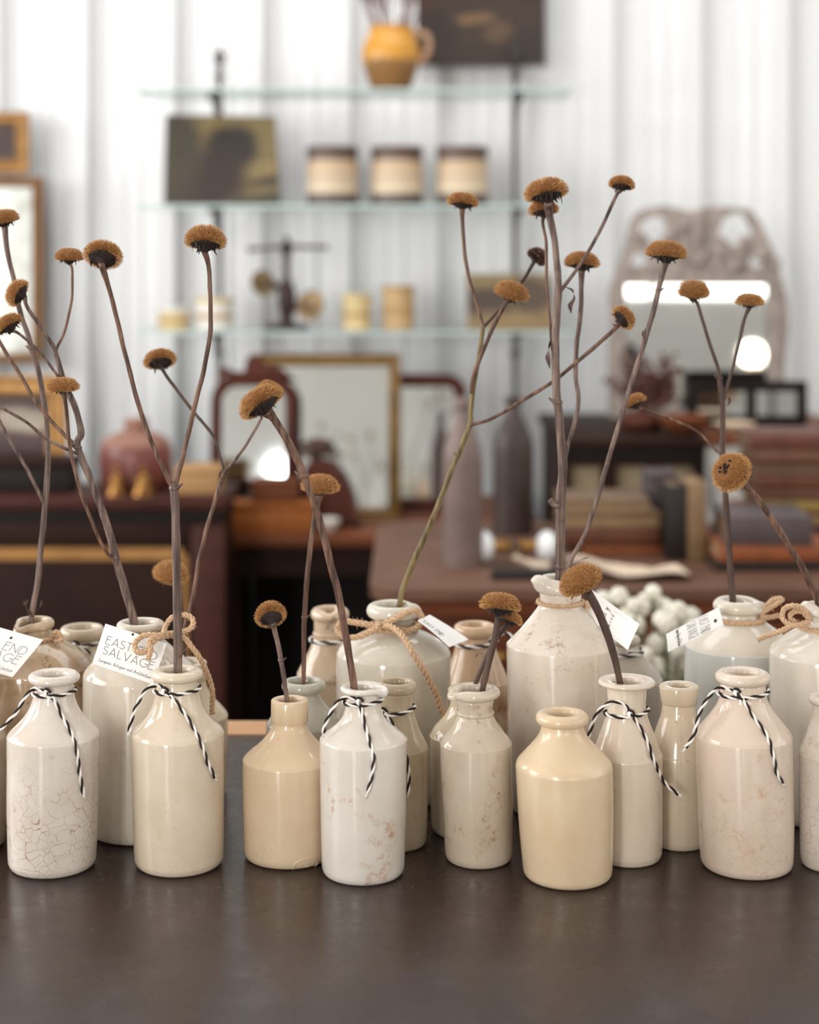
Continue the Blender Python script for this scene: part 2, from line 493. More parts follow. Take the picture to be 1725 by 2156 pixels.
canvas('painting', 'small unframed dark landscape leaning on the middle glass shelf', 345, 580, 241, 4.34, shelfz['mid'], 4.42,
       landscape('paint_landscape', (136, 114, 74), (108, 94, 62), (48, 38, 32),
                 [(-0.10, 0.05, 0.20, 0.14, (52, 41, 34)), (-0.13, 0.14, 0.09, 0.16, (64, 55, 42)), (0.03, 0.16, 0.09, 0.07, (46, 36, 32)), (0.00, 0.08, 0.07, 0.09, (48, 34, 30)), (0.13, 0.065, 0.08, 0.014, (50, 40, 34)), (0.12, 0.01, 0.16, 0.03, (66, 62, 48))], 1.0), skew=0.006, wob=(0, 0.012, -0.008, -0.006))
canvas('painting', 'brown landscape half hidden behind flower stems on the lowest glass shelf', 985, 1165, 577, 4.36, shelfz['low'], 4.42,
       landscape('paint_brown', (128, 104, 72), (140, 118, 80), (70, 54, 44),
                 [(-0.06, 0.07, 0.08, 0.05, (70, 54, 44)), (0.06, 0.09, 0.09, 0.05, (80, 64, 50)), (0.02, 0.02, 0.10, 0.03, (132, 108, 72))], 4.0))
canvas('painting', 'large dark painting hung behind the yellow jug at the top', 878, 1148, -330, 4.60, Z(137, 4.60), 4.602,
       landscape('paint_dark', (54, 42, 36), (64, 50, 40), (40, 32, 30),
                 [(-0.02, 0.13, 0.07, 0.02, (120, 92, 64)), (0.05, 0.09, 0.05, 0.03, (96, 74, 56)), (0.13, 0.05, 0.1, 0.06, (52, 42, 40)), (-0.12, 0.10, 0.08, 0.07, (50, 38, 34))], 7.0))

def lathe_thing(name, label, cat, px, d, z0, prof, m, part='body', group=None, n=32, extra=None, close_top=True):
    """prof (hw px, row offset up from the base in px)"""
    s = d/F; ob = empty(name, (X(px, d), d, z0), label, cat, group)
    V, Fc = lathegeo(smoothprof([(h*s, z0+u*s) for h, u in prof], 3), X(px, d), d, n, close_bottom=True, close_top=close_top)
    mesh(part, V, Fc, m, ob, True, 50)
    return ob

# crocks
def crockmat(name, seed, a, b):
    t = NT(name); o = t.coord(); z = t.sep(o)[2]
    wob = t.math('ADD', z, t.math('MULTIPLY', t.noise(t.coord(loc=(seed, 0, 0)), 12, 2), 0.006))
    f = t.math('MULTIPLY', wob, 1/0.14)
    col = t.mix(t.ramp(f, 0.2, 0.8), lin(b), lin(a))
    for lo, hi, c_ in ((0.54, 0.58, (160, 132, 104)), (0.70, 0.80, (190, 158, 124)), (0.86, 1.2, (100, 78, 66)), (-1.0, 0.25, (92, 78, 72))):
        k = t.math('MULTIPLY', t.ramp(f, lo-.01, lo+.01), t.ramp(f, hi-.01, hi+.01, 1.0, 0.0))
        col = t.mix(k, col, lin(c_))
    return t.out(col, 0.4, 0, 0.4)
for i, (px, lab) in enumerate(((700, 'banded crock nearest the landscape painting on the middle shelf'), (836, 'middle one of three banded crocks on the middle shelf'), (974, 'banded crock farthest right of the three, by the iron post'))):
    ob = lathe_thing('banded_crock', lab, 'crock', px, 4.36, shelfz['mid'], [(51, 0), (54, 3), (54, 60), (53, 108), (53, 112)],
                     crockmat('crock_glaze', i*4.0, (196, 176, 148), (206, 188, 160)), group='banded crocks on the middle shelf', close_top=False)
    s = 4.36/F; z0 = shelfz['mid']
    V, Fc = lathegeo([(53*s, z0+112*s), (55*s, z0+113*s), (55.5*s, z0+121*s), (53*s, z0+125*s), (48*s, z0+125*s), (47*s, z0+118*s), (46*s, z0+30*s)], X(px, 4.36), 4.36, 32)
    mesh('rim', V, Fc, plain('crock_rim', (88, 70, 62), 0.4), ob, True, 40)

# yellow jug with dried twigs
s = 4.36/F; zj = shelfz['top']
t = NT('jug_glaze'); o = t.coord(); z = t.sep(o)[2]
wob = t.math('ADD', z, t.math('MULTIPLY', t.noise(o, 14, 2), 0.02))
M_jug = t.out(t.mix(t.ramp(wob, 0.086, 0.098), lin((142, 104, 62)), lin((200, 142, 48))), 0.25, 0, 0.5)
jug = lathe_thing('glazed_jug', 'yellow glazed jug holding dried twigs on the top shelf', 'jug', 823, 4.36, zj,
                  [(36, 0), (40, 4), (50, 30), (60, 62), (62, 84), (56, 108), (47, 124), (45, 132), (48, 138), (44, 138), (40, 120), (38, 80)], M_jug, close_top=True)
hx = X(823, 4.36)
hp = catmull([Vector((hx+46*s, 4.36, zj+128*s)), Vector((hx+74*s, 4.36, zj+122*s)), Vector((hx+80*s, 4.36, zj+96*s)), Vector((hx+66*s, 4.36, zj+66*s)), Vector((hx+58*s, 4.36, zj+60*s))], 6)
V, Fc = tubegeo(hp, 8*s, 8); mesh('handle', V, Fc, plain('jug_handle', (176, 140, 112), 0.4), jug)
tw = empty('dried_twigs', (hx, 4.36, zj+0.03), 'bundle of thin reddish dried twigs in the yellow jug', 'dried flower')
M_twig = plain('twig_red', (104, 56, 50), 0.8, 0, 0.2, 60)
for k in range(16):
    a = random.uniform(-1, 1); b0 = Vector((hx+a*12*s, 4.36+random.uniform(-.01, .01), zj+0.05))
    m_ = Vector((hx+a*40*s, 4.36+random.uniform(-.03, .03), zj+0.17)); e_ = Vector((hx+a*95*s+random.uniform(-.02, .02), 4.36+random.uniform(-.08, .08), zj+random.uniform(.26, .42)))
    g = [tubegeo(catmull([b0, m_, e_], 5), 0.0024, 5)]
    for q in range(9):
        f = random.uniform(0.35, 1); c_ = m_.lerp(e_, f); g.append(tubegeo([c_, c_+Vector((random.uniform(-.03, .03), random.uniform(-.02, .02), random.uniform(.01, .04)))], 0.001, 4))
    V, Fc = join(*g); mesh('twig', V, Fc, M_twig, tw)

# small things on the lowest shelf
zl = shelfz['low']
M_tin = plain('cream_tin', (214, 192, 140), 0.45, 0, 0.08, 20); M_tin2 = plain('tan_tin', (190, 158, 112), 0.45, 0, 0.08, 20); M_pale = plain('pale_china', (226, 222, 214), 0.35, 0, 0.04, 20)
M_tinband = plain('tin_band', (176, 140, 92), 0.45, 0, 0.08, 20)
def tin(px, hw, h, m, lab, lid):
    ob = lathe_thing('lidded_tin', lab, 'tin', px, 4.36, zl, [(hw, 0), (hw, 2), (hw, h*0.5), (hw, h-10), (hw, h-9)], m)
    s = 4.36/F; cx = X(px, 4.36)
    V, Fc = lathegeo([(hw*s, zl+(h-9)*s), ((hw+2)*s, zl+(h-9)*s), ((hw+2)*s, zl+(h-1)*s), (hw*s, zl+h*s)], cx, 4.36, 28, close_top=True)
    mesh('lid', V, Fc, lid, ob, True, 40)
    V, Fc = lathegeo([((hw+.6)*s, zl+h*.35*s), ((hw+.8)*s, zl+h*.36*s), ((hw+.8)*s, zl+h*.48*s), ((hw+.6)*s, zl+h*.49*s)], cx, 4.36, 28)
    mesh('band', V, Fc, M_tinband, ob, True, 40)
tin(751, 30, 74, M_tin, 'short pale yellow tin on the lowest shelf', M_tin)
tin(839, 33, 92, M_tin2, 'taller tan tin on the lowest shelf, right of the pale yellow one', M_tinband)
tin(366, 32, 46, M_tin, 'low cream pot at the left end of the lowest shelf', M_pale)
tin(452, 40, 66, M_pale, 'white lidded pot beside the low cream one on the lowest shelf', M_tin)
# iron scale with two round pans
s = 4.36/F; cx = X(604, 4.36)
sc_ = empty('balance_scale', (cx, 4.36, zl), 'dark iron balance scale with two brassy discs on the lowest shelf', 'scale')
M_sc = plain('scale_iron', (58, 42, 40), 0.5, 0.3, 0.1, 30); M_pan = plain('scale_pan', (128, 104, 72), 0.4, 0.5, 0.2, 20)
V, Fc = boxgeo(cx-46*s, cx+46*s, 4.30, 4.42, zl, zl+10*s, .004); mesh('base', V, Fc, M_sc, sc_, True, 40)
V, Fc = lathegeo(smoothprof([(22*s, zl+10*s), (14*s, zl+22*s), (20*s, zl+60*s), (16*s, zl+90*s), (8*s, zl+110*s), (9*s, zl+160*s), (18*s, zl+170*s), (8*s, zl+182*s), (4*s, zl+196*s)], 3), cx, 4.36, 16, close_top=True)
mesh('column', V, Fc, M_sc, sc_)
V, Fc = join(tubegeo([Vector((cx-78*s, 4.36, zl+168*s)), Vector((cx, 4.36, zl+174*s)), Vector((cx+82*s, 4.36, zl+172*s))], 4*s, 8), spheregeo((cx-78*s, 4.36, zl+168*s), 6*s), spheregeo((cx+82*s, 4.36, zl+172*s), 6*s))
mesh('beam', V, Fc, M_sc, sc_)
for dx, dz, r, arm in ((-50, 96, 28, 1), (52, 50, 32, 1)):
    c_ = Vector((cx+dx*s, 4.34, zl+dz*s)); dirv = Vector((0.5 if dx < 0 else -0.35, -0.8, 0.25)).normalized()
    u_ = dirv.orthogonal().normalized(); w_ = dirv.cross(u_); V, Fc = [], []
    for rr, hh in ((0.0, -.25), (.7, -.15), (1, .1), (1.02, .14), (.9, .12), (.6, 0), (0, -.05)):
        for k in range(20): V.append(c_+u_*(rr*r*s*math.cos(k*PI/10))+w_*(rr*r*s*math.sin(k*PI/10))+dirv*(hh*r*s))
    for i in range(6):
        for k in range(20): Fc.append([i*20+k, i*20+(k+1) % 20, (i+1)*20+(k+1) % 20, (i+1)*20+k])
    mesh('pan', V, Fc, M_pan, sc_)
    V, Fc = tubegeo([c_-dirv*(.2*r*s), Vector((cx+dx*.4*s, 4.36, zl+(dz-6)*s)), Vector((cx, 4.36, zl+(dz-10)*s))], 8*s, 8); mesh('arm', V, Fc, M_sc, sc_)

# ---- framed things
def framed(name, label, cat, px0, px1, r0, r1, d, fw, mf, mp, depth=0.03, lean=0.0, round_px=0, wall=False, pane='pane', fb=None, extra=None, n=6):
    """rectangular frame made of a swept moulding with optional rounded top corners; rows r0 (top) r1 (bottom)"""
    s = d/F
    x0, x1, zt, zb = X(px0, d), X(px1, d), Z(r0, d), Z(r1, d)
    ob = empty(name, ((x0+x1)/2, d, zb), label, cat)
    def outline(ins):
        r = max(round_px-ins, 2)*s if round_px else 0
        a0, a1, b0, b1 = x0+ins*s, x1-ins*s, zb+(fb if fb is not None and ins else ins)*s, zt-ins*s
        if ins == 0: b0 = zb
        pts = [(a0, b0), (a1, b0)]
        if r:
            for k in range(n+1):
                t_ = PI/2*k/n; pts.append((a1-r+r*math.cos(t_), b1-r+r*math.sin(t_)))
            for k in range(n+1):
                t_ = PI/2+PI/2*k/n; pts.append((a0+r+r*math.cos(t_), b1-r+r*math.sin(t_)))
        else: pts += [(a1, b1), (a0, b1)]
        return pts
    prof = [(0, depth), (0, 0.004), (fw*0.12, -0.004), (fw*0.4, 0.002), (fw*0.75, -0.006), (fw, 0.006), (fw, depth*.6)]
    rings = []
    for ins, dy in prof:
        rings.append([Vector((px_, d+dy+lean*(pz-zb), pz)) for px_, pz in outline(ins)])
    V = [q for r_ in rings for q in r_]; m_ = len(rings[0]); Fc = []
    for i in range(len(rings)-1):
        for k in range(m_): Fc.append([i*m_+k, i*m_+(k+1) % m_, (i+1)*m_+(k+1) % m_, (i+1)*m_+k])
    mesh('frame', V, Fc, mf, ob, True, 30)
    pts = [Vector((px_, d+0.010+lean*(pz-zb), pz)) for px_, pz in outline(fw*0.98)]
    V = pts+[q+Vector((0, .004, 0)) for q in pts]; k_ = len(pts)
    Fc = [list(range(k_)), list(range(k_, 2*k_))[::-1]]+[[i, k_+i, k_+(i+1) % k_, (i+1) % k_] for i in range(k_)]
    mesh(pane, V, Fc, mp, ob, False)
    bk = [Vector((px_, d+depth*.9+lean*(pz-zb), pz)) for px_, pz in outline(1)]
    mesh('backboard', bk, [list(range(len(bk)))[::-1]], M_dkwood, ob, False)
    return ob

framed('framed_picture', 'small gilt framed picture on the wall at the left edge, above the framed mirror', 'picture', -60, 58, 235, 364, 4.56, 26, M_gold2,
       landscape('paint_small', (84, 62, 50), (72, 54, 46), (50, 38, 34), [(0.02, .08, .06, .05, (60, 44, 40))], 3.0), pane='canvas')
framed('wall_mirror', 'tall gilt mirror on the wall at the left edge', 'mirror', -150, 88, 372, 765, 4.54, 22, wood('gilt_brown', (150, 112, 76), (130, 94, 64), 0.5), M_mirror2)
# ---- left cabinet with brass bands
cx0, cx1 = X(-420, 3.6), X(470, 3.6)
CB = empty('cabinet', ((cx0+cx1)/2, 3.72, 0), 'dark maroon cabinet with a brass inlaid band at the left', 'cabinet')
zc = Z(1046, 3.6)
box('top_board', cx0-.01, cx1+.008, 3.585, 3.84, zc-.028, zc, M_maroon, CB, .006)
box('moulding', cx0, cx1, 3.60, 3.835, zc-.06, zc-.0285, M_black, CB, .006)  # black strip stands for the shadow recess under the top board
box('body', cx0, cx1-.004, 3.61, 3.84, 0.06, zc-.0605, M_dkwood, CB)
box('plinth', cx0-.005, cx1+.003, 3.60, 3.84, 0, 0.06, M_black, CB)
dz1 = Z(1100, 3.6)
box('drawer', cx0+.03, X(398, 3.6), 3.598, 3.612, Z(1152, 3.6), dz1, M_dkwood, CB, .003)
pn = box('door', cx0+.03, X(398, 3.6), 3.598, 3.612, 0.10, Z(1160, 3.6), M_dkwood, CB, .003)
box('brass_band', cx0+.04, X(385, 3.6), 3.594, 3.599, Z(1178, 3.6), Z(1153, 3.6), M_inlay, CB)
box('brass_band', X(384, 3.6), X(396, 3.6), 3.594, 3.599, 0.14, Z(1168, 3.6), M_inlay, CB)
box('stile', X(402, 3.6), cx1+.004, 3.596, 3.612, 0.062, zc-.0605, M_maroon, CB, .003)
# things on the left cabinet
framed('framed_picture', 'gilt framed dark picture standing at the left on the maroon cabinet', 'picture', -160, 138, 792, 1031, 3.80, 42, M_gold2,
       landscape('paint_purple', (84, 62, 58), (72, 54, 56), (50, 38, 38), [(0.06, .16, .10, .03, (168, 156, 140)), (0.02, .06, .2, .06, (66, 48, 50))], 9.0), pane='canvas', depth=.02)
ob = empty('dark_box', (X(60, 3.70), 3.70, zc), 'low black box on the cabinet below the gilt framed dark picture', 'box')
box('body', X(-60, 3.66), X(150, 3.66), 3.66, 3.76, zc, zc+.055, M_black, ob, .004)
box('lid', X(-66, 3.66), X(156, 3.66), 3.655, 3.765, zc+.0555, zc+.075, M_dkwood, ob, .004)
M_jar = plain('red_brown_glaze', (112, 62, 54), 0.3, 0, 0.1, 12); M_jar2 = plain('pinkish_cap', (146, 104, 88), 0.5, 0, 0.1, 12)
dj = 3.74; s = dj/F
ob = empty('lidded_jar', (X(287, dj), dj, zc), 'round red-brown jar with a paler lid on the maroon cabinet', 'jar')
V, Fc = lathegeo(smoothprof([(66*s, zc), (74*s, zc+6*s), (78*s, zc+40*s), (77*s, zc+78*s), (72*s, zc+92*s)], 3), X(287, dj), dj, 36, close_bottom=True); mesh('body', V, Fc, M_jar, ob)
V, Fc = lathegeo(smoothprof([(72*s, zc+92*s), (66*s, zc+104*s), (44*s, zc+116*s), (26*s, zc+120*s)], 3), X(287, dj), dj, 36); mesh('lid', V, Fc, M_jar2, ob)
V, Fc = lathegeo(smoothprof([(26*s, zc+118*s), (25*s, zc+128*s), (27*s, zc+142*s), (22*s, zc+147*s)], 3), X(287, dj), dj, 24, close_top=True); mesh('knob', V, Fc, M_jar2, ob)
for px, r, lab in ((246, 15, 'small brass bell standing left before the red-brown jar'), (302, 17, 'small brass bell standing right before the red-brown jar')):
    d_ = 3.635; s_ = d_/F
    ob = lathe_thing('brass_bell', lab, 'bell', px, d_, zc, [(r*1.5, 0), (r*1.4, 5), (r*1.1, 18), (r*1.0, 34), (r*.5, 44), (r*.2, 48)], plain('bright_brass', (132, 94, 52), 0.25, 0.9, 0.1), group='brass bells on the cabinet')
    V, Fc = spheregeo((X(px, d_), d_, zc+52*s_), 6*s_); mesh('handle', V, Fc, M_brass, ob)
ob = empty('wooden_block', (X(420, 3.68), 3.68, zc), 'pale wooden box at the right end of the maroon cabinet', 'box')
box('body', X(368, 3.63), X(462, 3.63), 3.63, 3.74, zc, zc+.045, M_tanwood, ob, .003)
box('lid', X(366, 3.63), X(464, 3.63), 3.627, 3.743, zc+.0455, zc+.058, M_tanwood, ob, .003)

# ---- centre dresser
zd = 0.655
dx0, dx1 = X(470, 3.87), X(1150, 3.87)
DR = empty('dresser', ((dx0+dx1)/2, 4.2, 0), 'reddish brown dresser with an open dark kneehole, carrying the mirrors', 'dresser')
box('top_board', dx0, dx1, 3.85, 4.52, zd-.03, zd, M_redwood, DR, .005)
box('frieze', dx0+.01, dx1-.01, 3.875, 4.5, zd-.10, zd-.0305, M_dkwood, DR)
box('side_panel', dx0+.012, dx0+.035, 3.88, 4.5, 0, zd-.1005, M_dkwood, DR)
box('side_panel', dx1-.30, dx1-.012, 3.88, 4.5, 0, zd-.1005, M_dkwood, DR)
box('back_panel', dx0+.04, dx1-.31, 4.20, 4.22, 0, zd-.1005, M_black, DR)
# chest, small box, mirrors on the dresser
ch = empty('chest', (X(568, 3.9), 3.93, zd), 'low orange wooden chest on the dresser, under the small swing mirror', 'box')
box('body', X(478, 3.88), X(664, 3.88), 3.875, 3.935, zd, zd+.058, M_orange, ch, .004)
box('lid', X(476, 3.88), X(666, 3.88), 3.87, 3.94, zd+.0585, zd+.070, M_orange, ch, .003)
zch = zd+.070
sb = empty('small_box', (X(578, 3.89), 3.92, zch), 'small brown box on top of the orange chest', 'box')
box('body', X(530, 3.885), X(628, 3.885), 3.877, 3.93, zch, zch+.040, M_redwood, sb, .003)
box('lid', X(528, 3.885), X(630, 3.885), 3.874, 3.934, zch+.0405, zch+.052, M_redwood, sb, .003)
o = framed('swing_mirror', 'small arched mirror in a brown wooden frame with a carved crest, behind the orange chest', 'mirror', 440, 622, 792, 560+(H-zd)*F/3.97, 3.97, 24, M_mahog, M_mirror3, 0.018, 0.10, 55, fb=32)
s = 3.97/F; cxm = X(560, 3.97); zt = Z(792, 3.97); dd = 3.97+.10*(zt-zd)
cr = [(-110, -4), (-104, 12), (-90, 18), (-76, 8), (-50, 6), (-46, 30), (-36, 44), (-18, 40), (0, 22), (30, 14), (50, -2)]
V = [Vector((cxm+a*s, dd+.004, zt+b*s)) for a, b in cr]; V += [q+Vector((0, .016, 0)) for q in V]; n = len(cr)
Fc = [list(range(n))[::-1], list(range(n, 2*n))]+[[i, (i+1) % n, n+(i+1) % n, n+i] for i in range(n)]
mesh('crest', V, Fc, M_mahog, o, False)
framed('gilt_mirror', 'large rectangular mirror in a worn gold frame, centre of the dresser', 'mirror', 528, 843, 748, 560+(H-zd)*F/4.06, 4.06, 26, M_gold, M_mirror, 0.028, 0.13)
framed('mahogany_mirror', 'mahogany mirror with rounded top corners, half behind the gold framed one', 'mirror', 700, 984, 790, 560+(H-zd)*F/4.21, 4.21, 27, M_mahog, M_mirror, 0.025, 0.10, 42)
d_ = 3.955; s_ = d_/F
pl = [(640, 1102), (640, 985), (662, 966), (694, 972), (722, 1000), (742, 1040), (756, 1102)]
V = [Vector((X(a, d_), d_, max(zd, Z(b, d_)))) for a, b in pl]; V += [q+Vector((0, .05, 0)) for q in V]; n = len(pl)
ck = empty('clock_case', (X(700, d_), d_, zd), 'dark red sloping wooden case before the gold framed mirror', 'clock case')
Fc = [list(range(n)), list(range(n, 2*n))[::-1]]+[[i, n+i, n+(i+1) % n, (i+1) % n] for i in range(n)]
mesh('case', V, Fc, M_mahog, ck, False)
box('base', X(634, d_), X(762, d_), d_-.004, d_+.054, zd, zd+.012, M_dkwood, ck, .002)
zc_ = max(Z(966, d_), zd)
g = []
for k in range(40):
    q = Vector((random.gauss(0, .022), random.gauss(0, .012), random.uniform(0, .035)))
    g.append(spheregeo(Vector((X(666, d_), d_+.03, zc_+.004))+q, random.uniform(.006, .011), 6, 4))
V, Fc = join(*g)
pc = mesh('dried_seed_cluster', [q-Vector((X(666, d_), d_+.03, zc_)) for q in V], Fc, plain('seed_brown', (92, 70, 58), .9, 0, .25, 60)); pc.location = (X(666, d_), d_+.03, zc_)
tag(pc, 'lumpy brown cluster of dried seed heads on the dark red sloping case', 'seed heads', kind='stuff')
ob = lathe_thing('small_dish', 'small white dish before the dark red sloping case', 'dish', 692, 3.90, zd, [(12, 0), (13, 2), (22, 16), (25, 24), (22, 24), (10, 8)], M_pale, close_top=True)

# ---- front desk
zk = 0.72
kx0, kx1 = X(778, 2.9), X(1900, 2.9)
DK = empty('desk', ((kx0+kx1)/2, 3.2, 0), 'old brown writing desk behind the bottles, loaded with books', 'desk')
M_dtop = wood('desk_top', (98, 69, 56), (120, 90, 74), 0.32, (3, 12, 12)); M_dside = wood('desk_side', (98, 52, 31), (122, 68, 42), 0.4, (3, 12, 12))
def slab(name, x0, x1, y0, y1, z0, z1, r, m, par, bev=0.004):
    pts = []
    for cx_, cy_, a0_ in ((x1-r, y0+r, -90), (x1-r, y1-r, 0), (x0+r, y1-r, 90), (x0+r, y0+r, 180)):
        for k in range(7): a_ = math.radians(a0_+15*k); pts.append((cx_+r*math.cos(a_), cy_+r*math.sin(a_)))
    mid = ((x0+x1)/2, (y0+y1)/2)
    lay = [(z0, 0.0), (z0+(z1-z0)*.25, bev*.2), (z1-bev, 0), (z1, bev)]
    V = []
    for z_, ins in lay:
        for a, b in pts:
            V.append(Vector((a-math.copysign(ins, a-mid[0]), b-math.copysign(ins, b-mid[1]), z_)))
    n = len(pts); Fc = [list(range(n))[::-1], [3*n+i for i in range(n)]]
    for i in range(3):
        for k in range(n): Fc.append([i*n+k, i*n+(k+1) % n, (i+1)*n+(k+1) % n, (i+1)*n+k])
    return mesh(name, V, Fc, m, par, True, 30)
slab('top_board', kx0, kx1, 2.88, 3.62, zk-.022, zk, .05, M_dtop, DK)
slab('moulding', kx0+.012, kx1-.01, 2.895, 3.60, zk-.052, zk-.0225, .045, M_dside, DK)
box('apron', kx0+.03, kx1-.03, 2.92, 3.58, zk-.20, zk-.0525, M_dside, DK, .003)
for i in range(3):
    a = kx0+.05+i*.40
    dr = box('drawer', a, a+.36, 2.91, 2.919, zk-.185, zk-.07, M_dside, DK, .003)
    V, Fc = spheregeo((a+.18, 2.900, zk-.125), .012); mesh('knob', V, Fc, M_brass, dr)
for lx in (kx0+.04, kx1-.09):
    for ly in (2.93, 3.52): box('leg', lx, lx+.05, ly, ly+.05, 0, zk-.2005, M_dside, DK, .004)
# tall stoneware bottles
def tall_bottle(px, d, m, lab, hw, top):
    s = d/F; hgt_ = (Z(top, d)-zk)/s
    prof = [(hw*.95, 0), (hw, 4), (hw, hgt_*.35), (hw*.99, hgt_*.60), (hw*.90, hgt_*.70), (hw*.62, hgt_*.80), (hw*.40, hgt_*.87), (hw*.34, hgt_*.93)]
    ob = lathe_thing('tall_bottle', lab, 'bottle', px, d, zk, prof, m, group='tall dark stoneware bottles on the desk')
    V, Fc = lathegeo(smoothprof([(hw*.34*s, zk+hgt_*.93*s), (hw*.42*s, zk+hgt_*.94*s), (hw*.42*s, zk+hgt_*.985*s), (hw*.36*s, zk+hgt_*s), (hw*.22*s, zk+hgt_*s), (hw*.2*s, zk+hgt_*.95*s)], 2), X(px, d), d, 24)
    mesh('lip', V, Fc, m, ob)
tall_bottle(974, 3.10, plain('stoneware_grey', (116, 98, 92), 0.4, 0, .12, 14), 'grey-brown tall stoneware bottle in front on the desk', 43, 838)
tall_bottle(1081, 3.47, plain('stoneware_dark', (66, 54, 50), 0.4, 0, .12, 14), 'darker tall stoneware bottle farther back on the desk', 43, 833)
# porcelain knobs
d_ = 3.12; r_ = .030; zz_ = zk+r_; s_ = d_/F
kb = empty('door_knob_set', (X(1075, d_), d_, zk), 'pair of white porcelain door knobs with brass shanks lying on the desk', 'door knobs')
M_porc = plain('white_porcelain', (236, 238, 240), 0.15, 0, 0.02, 10)
for px, sg in ((1018, 1), (1152, -1)):
    c_ = Vector((X(px, d_), d_, zz_)); V, Fc = spheregeo(c_, r_, 20, 14, 1.0); V = [Vector((c_.x+(q.x-c_.x)*.72, q.y, q.z)) for q in V]
    mesh('knob', V, Fc, M_porc, kb)
    V, Fc = lathegeo(smoothprof([(.010, 0), (.012, .01), (.009, .02), (.016, .028), (.017, .032)], 2), 0, 0, 16, close_top=True)
    V = [Vector((c_.x+sg*(.018+q.z), c_.y+q.x, c_.z+q.y)) for q in V]; mesh('shank', V, Fc, M_brass, kb)
V, Fc = tubegeo([Vector((X(1040, d_), d_, zz_)), Vector((X(1130, d_), d_, zz_))], .004, 6); mesh('spindle', V, Fc, M_iron, kb)

# books
def book(px0, px1, d, z0, z1, cov, page, lab, depth=.17, rot=0.0, spine=True, upright=False, grp='old books on the desk'):
    x0, x1 = X(px0, d), X(px1, d); cx_ = (x0+x1)/2
    ob = empty('book', (cx_, d+depth/2, z0), lab, 'book', grp)
    R = (Vector((cx_, d+depth/2, z0)), Matrix.Rotation(rot, 3, 'Z'))
    mc = plain('cover_%d_%d_%d' % cov, cov, 0.5, 0, .14, 25); mp = plain('pages_%d_%d_%d' % page, page, 0.8, 0, .1, 60)
    t_ = .004
    if upright:      # spine towards the viewer
        box('cover', x0, x0+t_, d, d+depth, z0, z1, mc, ob, .001, R); box('cover', x1-t_, x1, d, d+depth, z0, z1, mc, ob, .001, R)
        box('spine', x0+.0002, x1-.0002, d-.004, d+.001, z0+.001, z1-.001, mc, ob, .002, R)
        box('page_block', x0+t_, x1-t_, d+.002, d+depth-.005, z0+.004, z1-.006, mp, ob, 0, R)
    else:
        box('cover', x0, x1, d, d+depth, z0, z0+t_, mc, ob, .001, R); box('cover', x0, x1, d, d+depth, z1-t_, z1, mc, ob, .001, R)
        if spine: box('spine', x0, x1, d-.004, d+.001, z0+.0005, z1-.0005, mc, ob, .003, R)
        box('page_block', x0+.005, x1-.005, d+(.002 if spine else .006), d+depth-.005, z0+t_, z1-t_, mp, ob, 0, R)
    return ob
LE, PU, BL, TA, OR, RB, OL = (98, 54, 32), (82, 70, 72), (32, 25, 23), (136, 108, 78), (140, 76, 40), (96, 58, 44), (150, 126, 66)
PG = (158, 130, 98); PGd = (116, 92, 70)
def pile(d, items, depth=.17, z=zk):
    for (px0, px1, h, cov, page, lab, rot, sp) in items:
        book(px0, px1, d, z, z+h, cov, page, lab, depth, rot, sp); z += h+.0003
    return z
pile(3.20, [(1225, 1425, .018, OR, PG, 'thin orange book at the bottom of the pile behind the tall jug stem', .02, True),
            (1196, 1392, .034, LE, PGd, 'thick leather book second in the pile behind the tall jug stem', -.03, True),
            (1186, 1392, .026, TA, PG, 'tan book third in the pile behind the tall jug stem, pages out', .04, False),
            (1180, 1372, .026, PGd, PG, 'pale worn book topmost in the pile behind the tall jug stem', -.02, False)])
book(1404, 1445, 3.14, zk, Z(1022, 3.14), BL, PGd, 'black book standing upright on the desk', .13, 0, True, True)
book(1447, 1487, 3.14, zk, Z(1016, 3.14), TA, PG, 'tan book standing upright beside the black one', .13, 0, True, True)
z_ = pile(3.36, [(1350, 1440, .055, RB, PGd, 'brown book lying under the dark grey box, behind the upright books', 0, True)], .12)
ob = empty('dark_grey_box', (X(1396, 3.37), 3.4, z_), 'dark grey box on a brown book behind the upright books', 'box')
box('body', X(1364, 3.36), X(1428, 3.36), 3.36, 3.45, z_, z_+.07, plain('box_grey', (84, 74, 76), .5), ob, .003)
box('lid', X(1362, 3.36), X(1430, 3.36), 3.357, 3.453, z_+.0705, z_+.084, plain('box_grey', (84, 74, 76), .5), ob, .003)
pile(3.04, [(1505, 1745, .016, BL, PGd, 'thin black book at the bottom of the front right pile', 0, True),
            (1512, 1760, .030, OR, PG, 'orange leather book in the front right pile', .03, True),
            (1532, 1712, .052, PU, PGd, 'thick purple-grey book on top of the front right pile', -.02, True)])
z_ = pile(3.36, [(1560, 1770, .030, BL, PGd, 'black book at the bottom of the tall right pile', 0, True),
            (1568, 1775, .030, OR, PG, 'orange-edged book second in the tall right pile', .02, False),
            (1600, 1770, .022, OL, PG, 'olive yellow book third in the tall right pile', 0, True),
            (1585, 1770, .024, RB, PGd, 'brown book fourth in the tall right pile', -.02, True),
            (1592, 1765, .026, LE, PGd, 'leather book fifth in the tall right pile', .02, True),
            (1584, 1770, .024, (84, 50, 40), PGd, 'dark red book sixth in the tall right pile', 0, False),
            (1594, 1760, .028, (108, 70, 52), PGd, 'faded brown book seventh in the tall right pile', .03, True),
            (1580, 1750, .030, (96, 52, 40), PGd, 'red-brown book topmost in the tall right pile', -.02, True)], .18)
